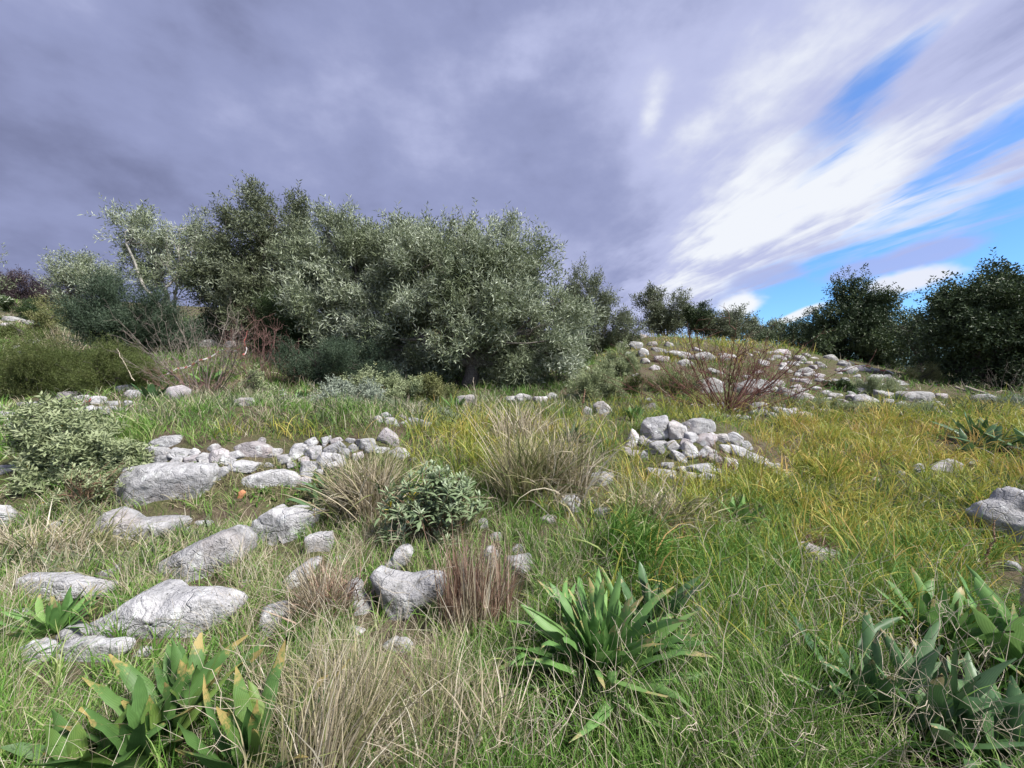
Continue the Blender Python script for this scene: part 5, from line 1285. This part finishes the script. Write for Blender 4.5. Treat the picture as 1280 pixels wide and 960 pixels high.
# ---- single things: dried flower stalks, sticks, tape, pole
def flower_stalk(label, base, top, Y, seed, head_from=0.35, r=0.006, mat='stalk', bulk=1.0):
    rg = np.random.default_rng(seed)
    a, b = ray(*base); B = np.array([a * Y, Y, float(H(a * Y, Y)) - 0.02])
    T_ = pt(top[0], top[1], Y)
    rt = root_at('dried_flower_stalk', B); tag(rt, label, 'dried stalk', 'dried flower stalks')
    tb = Tubes(); P = wiggle(B, T_, rg, 12, 0.05); tb.add(P, np.linspace(r, r * .4, 12), 6); tb.build('stem', M[mat], rt)
    hd = Tubes(); Ls = np.linalg.norm(T_ - B)
    for i in range(90):
        q = rg.uniform(head_from, 1.0); x = q * 11; j = min(int(x), 10); c = P[j] + (P[j + 1] - P[j]) * (x - j)
        d = unit(rg.normal(size=3) + [0, 0, .5]); l = 0.020 * bulk * (1.25 - q) * rg.uniform(.6, 1.3)
        hd.add(np.array([c, c + d * l * .5, c + d * l]), [r * .35, r * .9 * bulk, r * .3], 5)
    hd.build('seed_head', M[mat], rt)
flower_stalk('dark brown dried flower spike standing near the right edge boulder', (1229, 760), (1243, 650), 2.75, 501)
flower_stalk('pale dried flower spike cut by the right edge', (1276, 880), (1282, 722), 2.15, 502, mat='stalk_pale', r=.009, bulk=1.6)
flower_stalk('thin dark dried spike rising beside the tiny dark squill', (725, 545), (731, 487), 6.9, 503, head_from=.55, r=.008, bulk=1.6)
flower_stalk('thin pale dried stem in front of the biggest olive trunk', (597, 535), (592, 472), 7.6, 504, head_from=.85, mat='stalk_pale', r=.009)
flower_stalk('slender dry stem under the left of the biggest olive', (392, 505), (393, 478), 8.6, 505, head_from=.7, mat='stalk_pale', r=.006)
flower_stalk('fuzzy pale seed spike in the bottom straw left of centre', (455, 950), (480, 885), 1.85, 506, head_from=.3, mat='stalk_pale', r=.003, bulk=.7)
flower_stalk('second fuzzy seed spike in the bottom straw, nearer the centre', (500, 960), (520, 905), 1.8, 507, head_from=.4, mat='stalk_pale', r=.0025, bulk=.6)
def stick(label, a, b, Ya, Yb, r, seed, mat='stalk_pale', name='stick', amp=.04, cat='stick', n=9, lift=True):
    rg = np.random.default_rng(seed); A = pt(a[0], a[1], Ya); B = pt(b[0], b[1], Yb)
    tb = Tubes(); P = wiggle(A, B, rg, n, amp)
    tb.add(P, np.linspace(r, r * .6, n), 7)
    o = tb.build(name, M[mat], None, loc=(A + B) / 2); tag(o, label, cat, 'fallen sticks and poles' if cat == 'stick' else None)
def gy(px, py): return at(px, py)[1]
stick('straight pale stick lying level in the green grass at the right', (895, 803), (1046, 804), gy(895, 840), gy(1046, 840), .0035, 601, amp=.01)
stick('long thin arching bare stem at the foot of the grey bare shrub', (245, 512), (300, 498), 7.6, 8.0, .010, 602, amp=.12)
stick('fallen grey pole leaning under the largest evergreen', (1207, 484), (1256, 500), 10.6, 9.8, .045, 603, mat='wood', name='fallen_pole', amp=.01)
stick('second thinner pole behind the fallen grey one', (1194, 484), (1232, 497), 10.8, 10.2, .03, 604, mat='wood', name='fallen_pole', amp=.01)
stick('pale bare stem leaning left out of the grey bare shrub', (168, 476), (146, 436), 8.6, 8.8, .010, 605, amp=.06)
stick('thin bare stem leaning in the grass left of the red bare shrub', (852, 508), (816, 476), 8.6, 9.0, .007, 606, amp=.03)
def tape(label, pts, w, seed):
    rg = np.random.default_rng(seed); W_ = np.array([pt(*p) for p in pts])
    t = np.linspace(0, len(pts) - 1, 60); i = np.minimum(t.astype(int), len(pts) - 2); f = (t - i)[:, None]
    P = W_[i] * (1 - f) + W_[i + 1] * f; P[:, 2] -= 0.06 * np.sin(np.pi * f[:, 0])
    tw = np.cumsum(rg.normal(size=60)) * .22
    S = np.stack([0 * tw, np.sin(tw), np.cos(tw)], -1) * w / 2
    Nn = np.stack([0 * tw, np.cos(tw), -np.sin(tw)], -1) * 0.001
    V = np.stack([P - S - Nn, P + S - Nn, P + S + Nn, P - S + Nn], 1).reshape(-1, 3)
    b = np.arange(59)[:, None] * 4; j = np.arange(4)[None]; j2 = (j + 1) % 4
    Fq = np.stack([b + j, b + j2, b + 4 + j2, b + 4 + j], -1).reshape(-1, 4)
    o = mesh_obj('barrier_tape', V, [Fq], M['tape'], None, False, None, W_[0]); tag(o, label, 'barrier tape', 'red and white tape')
tape('red and white tape strung through the grey bare shrub', [(188, 471, 9.2), (222, 460, 9.3), (248, 450, 9.4), (276, 437, 9.6), (300, 436, 9.7)], .03, 1)
tape('crumpled red and white tape hanging by the pink bare thicket', [(309, 414, 9.7), (305, 425, 9.6), (309, 436, 9.6), (303, 442, 9.5)], .05, 2)
tape('red and white tape along the edge of the right rubble slope', [(1058, 450, 13.5), (1085, 457, 13.0), (1110, 463, 12.5), (1140, 472, 12), (1175, 481, 11.6), (1215, 488, 11)], .035, 3)
tape('piece of red and white tape on the left stone bank', [(95, 503, 7.3), (106, 500, 7.35), (114, 497, 7.4)], .03, 4)
tape('pinkish end of tape lying on the left edge stones', [(-6, 533, 6.0), (8, 530, 6.05), (16, 531, 6.1)], .03, 5)
for o in bpy.data.objects:
    if '_o' in o: del o['_o']
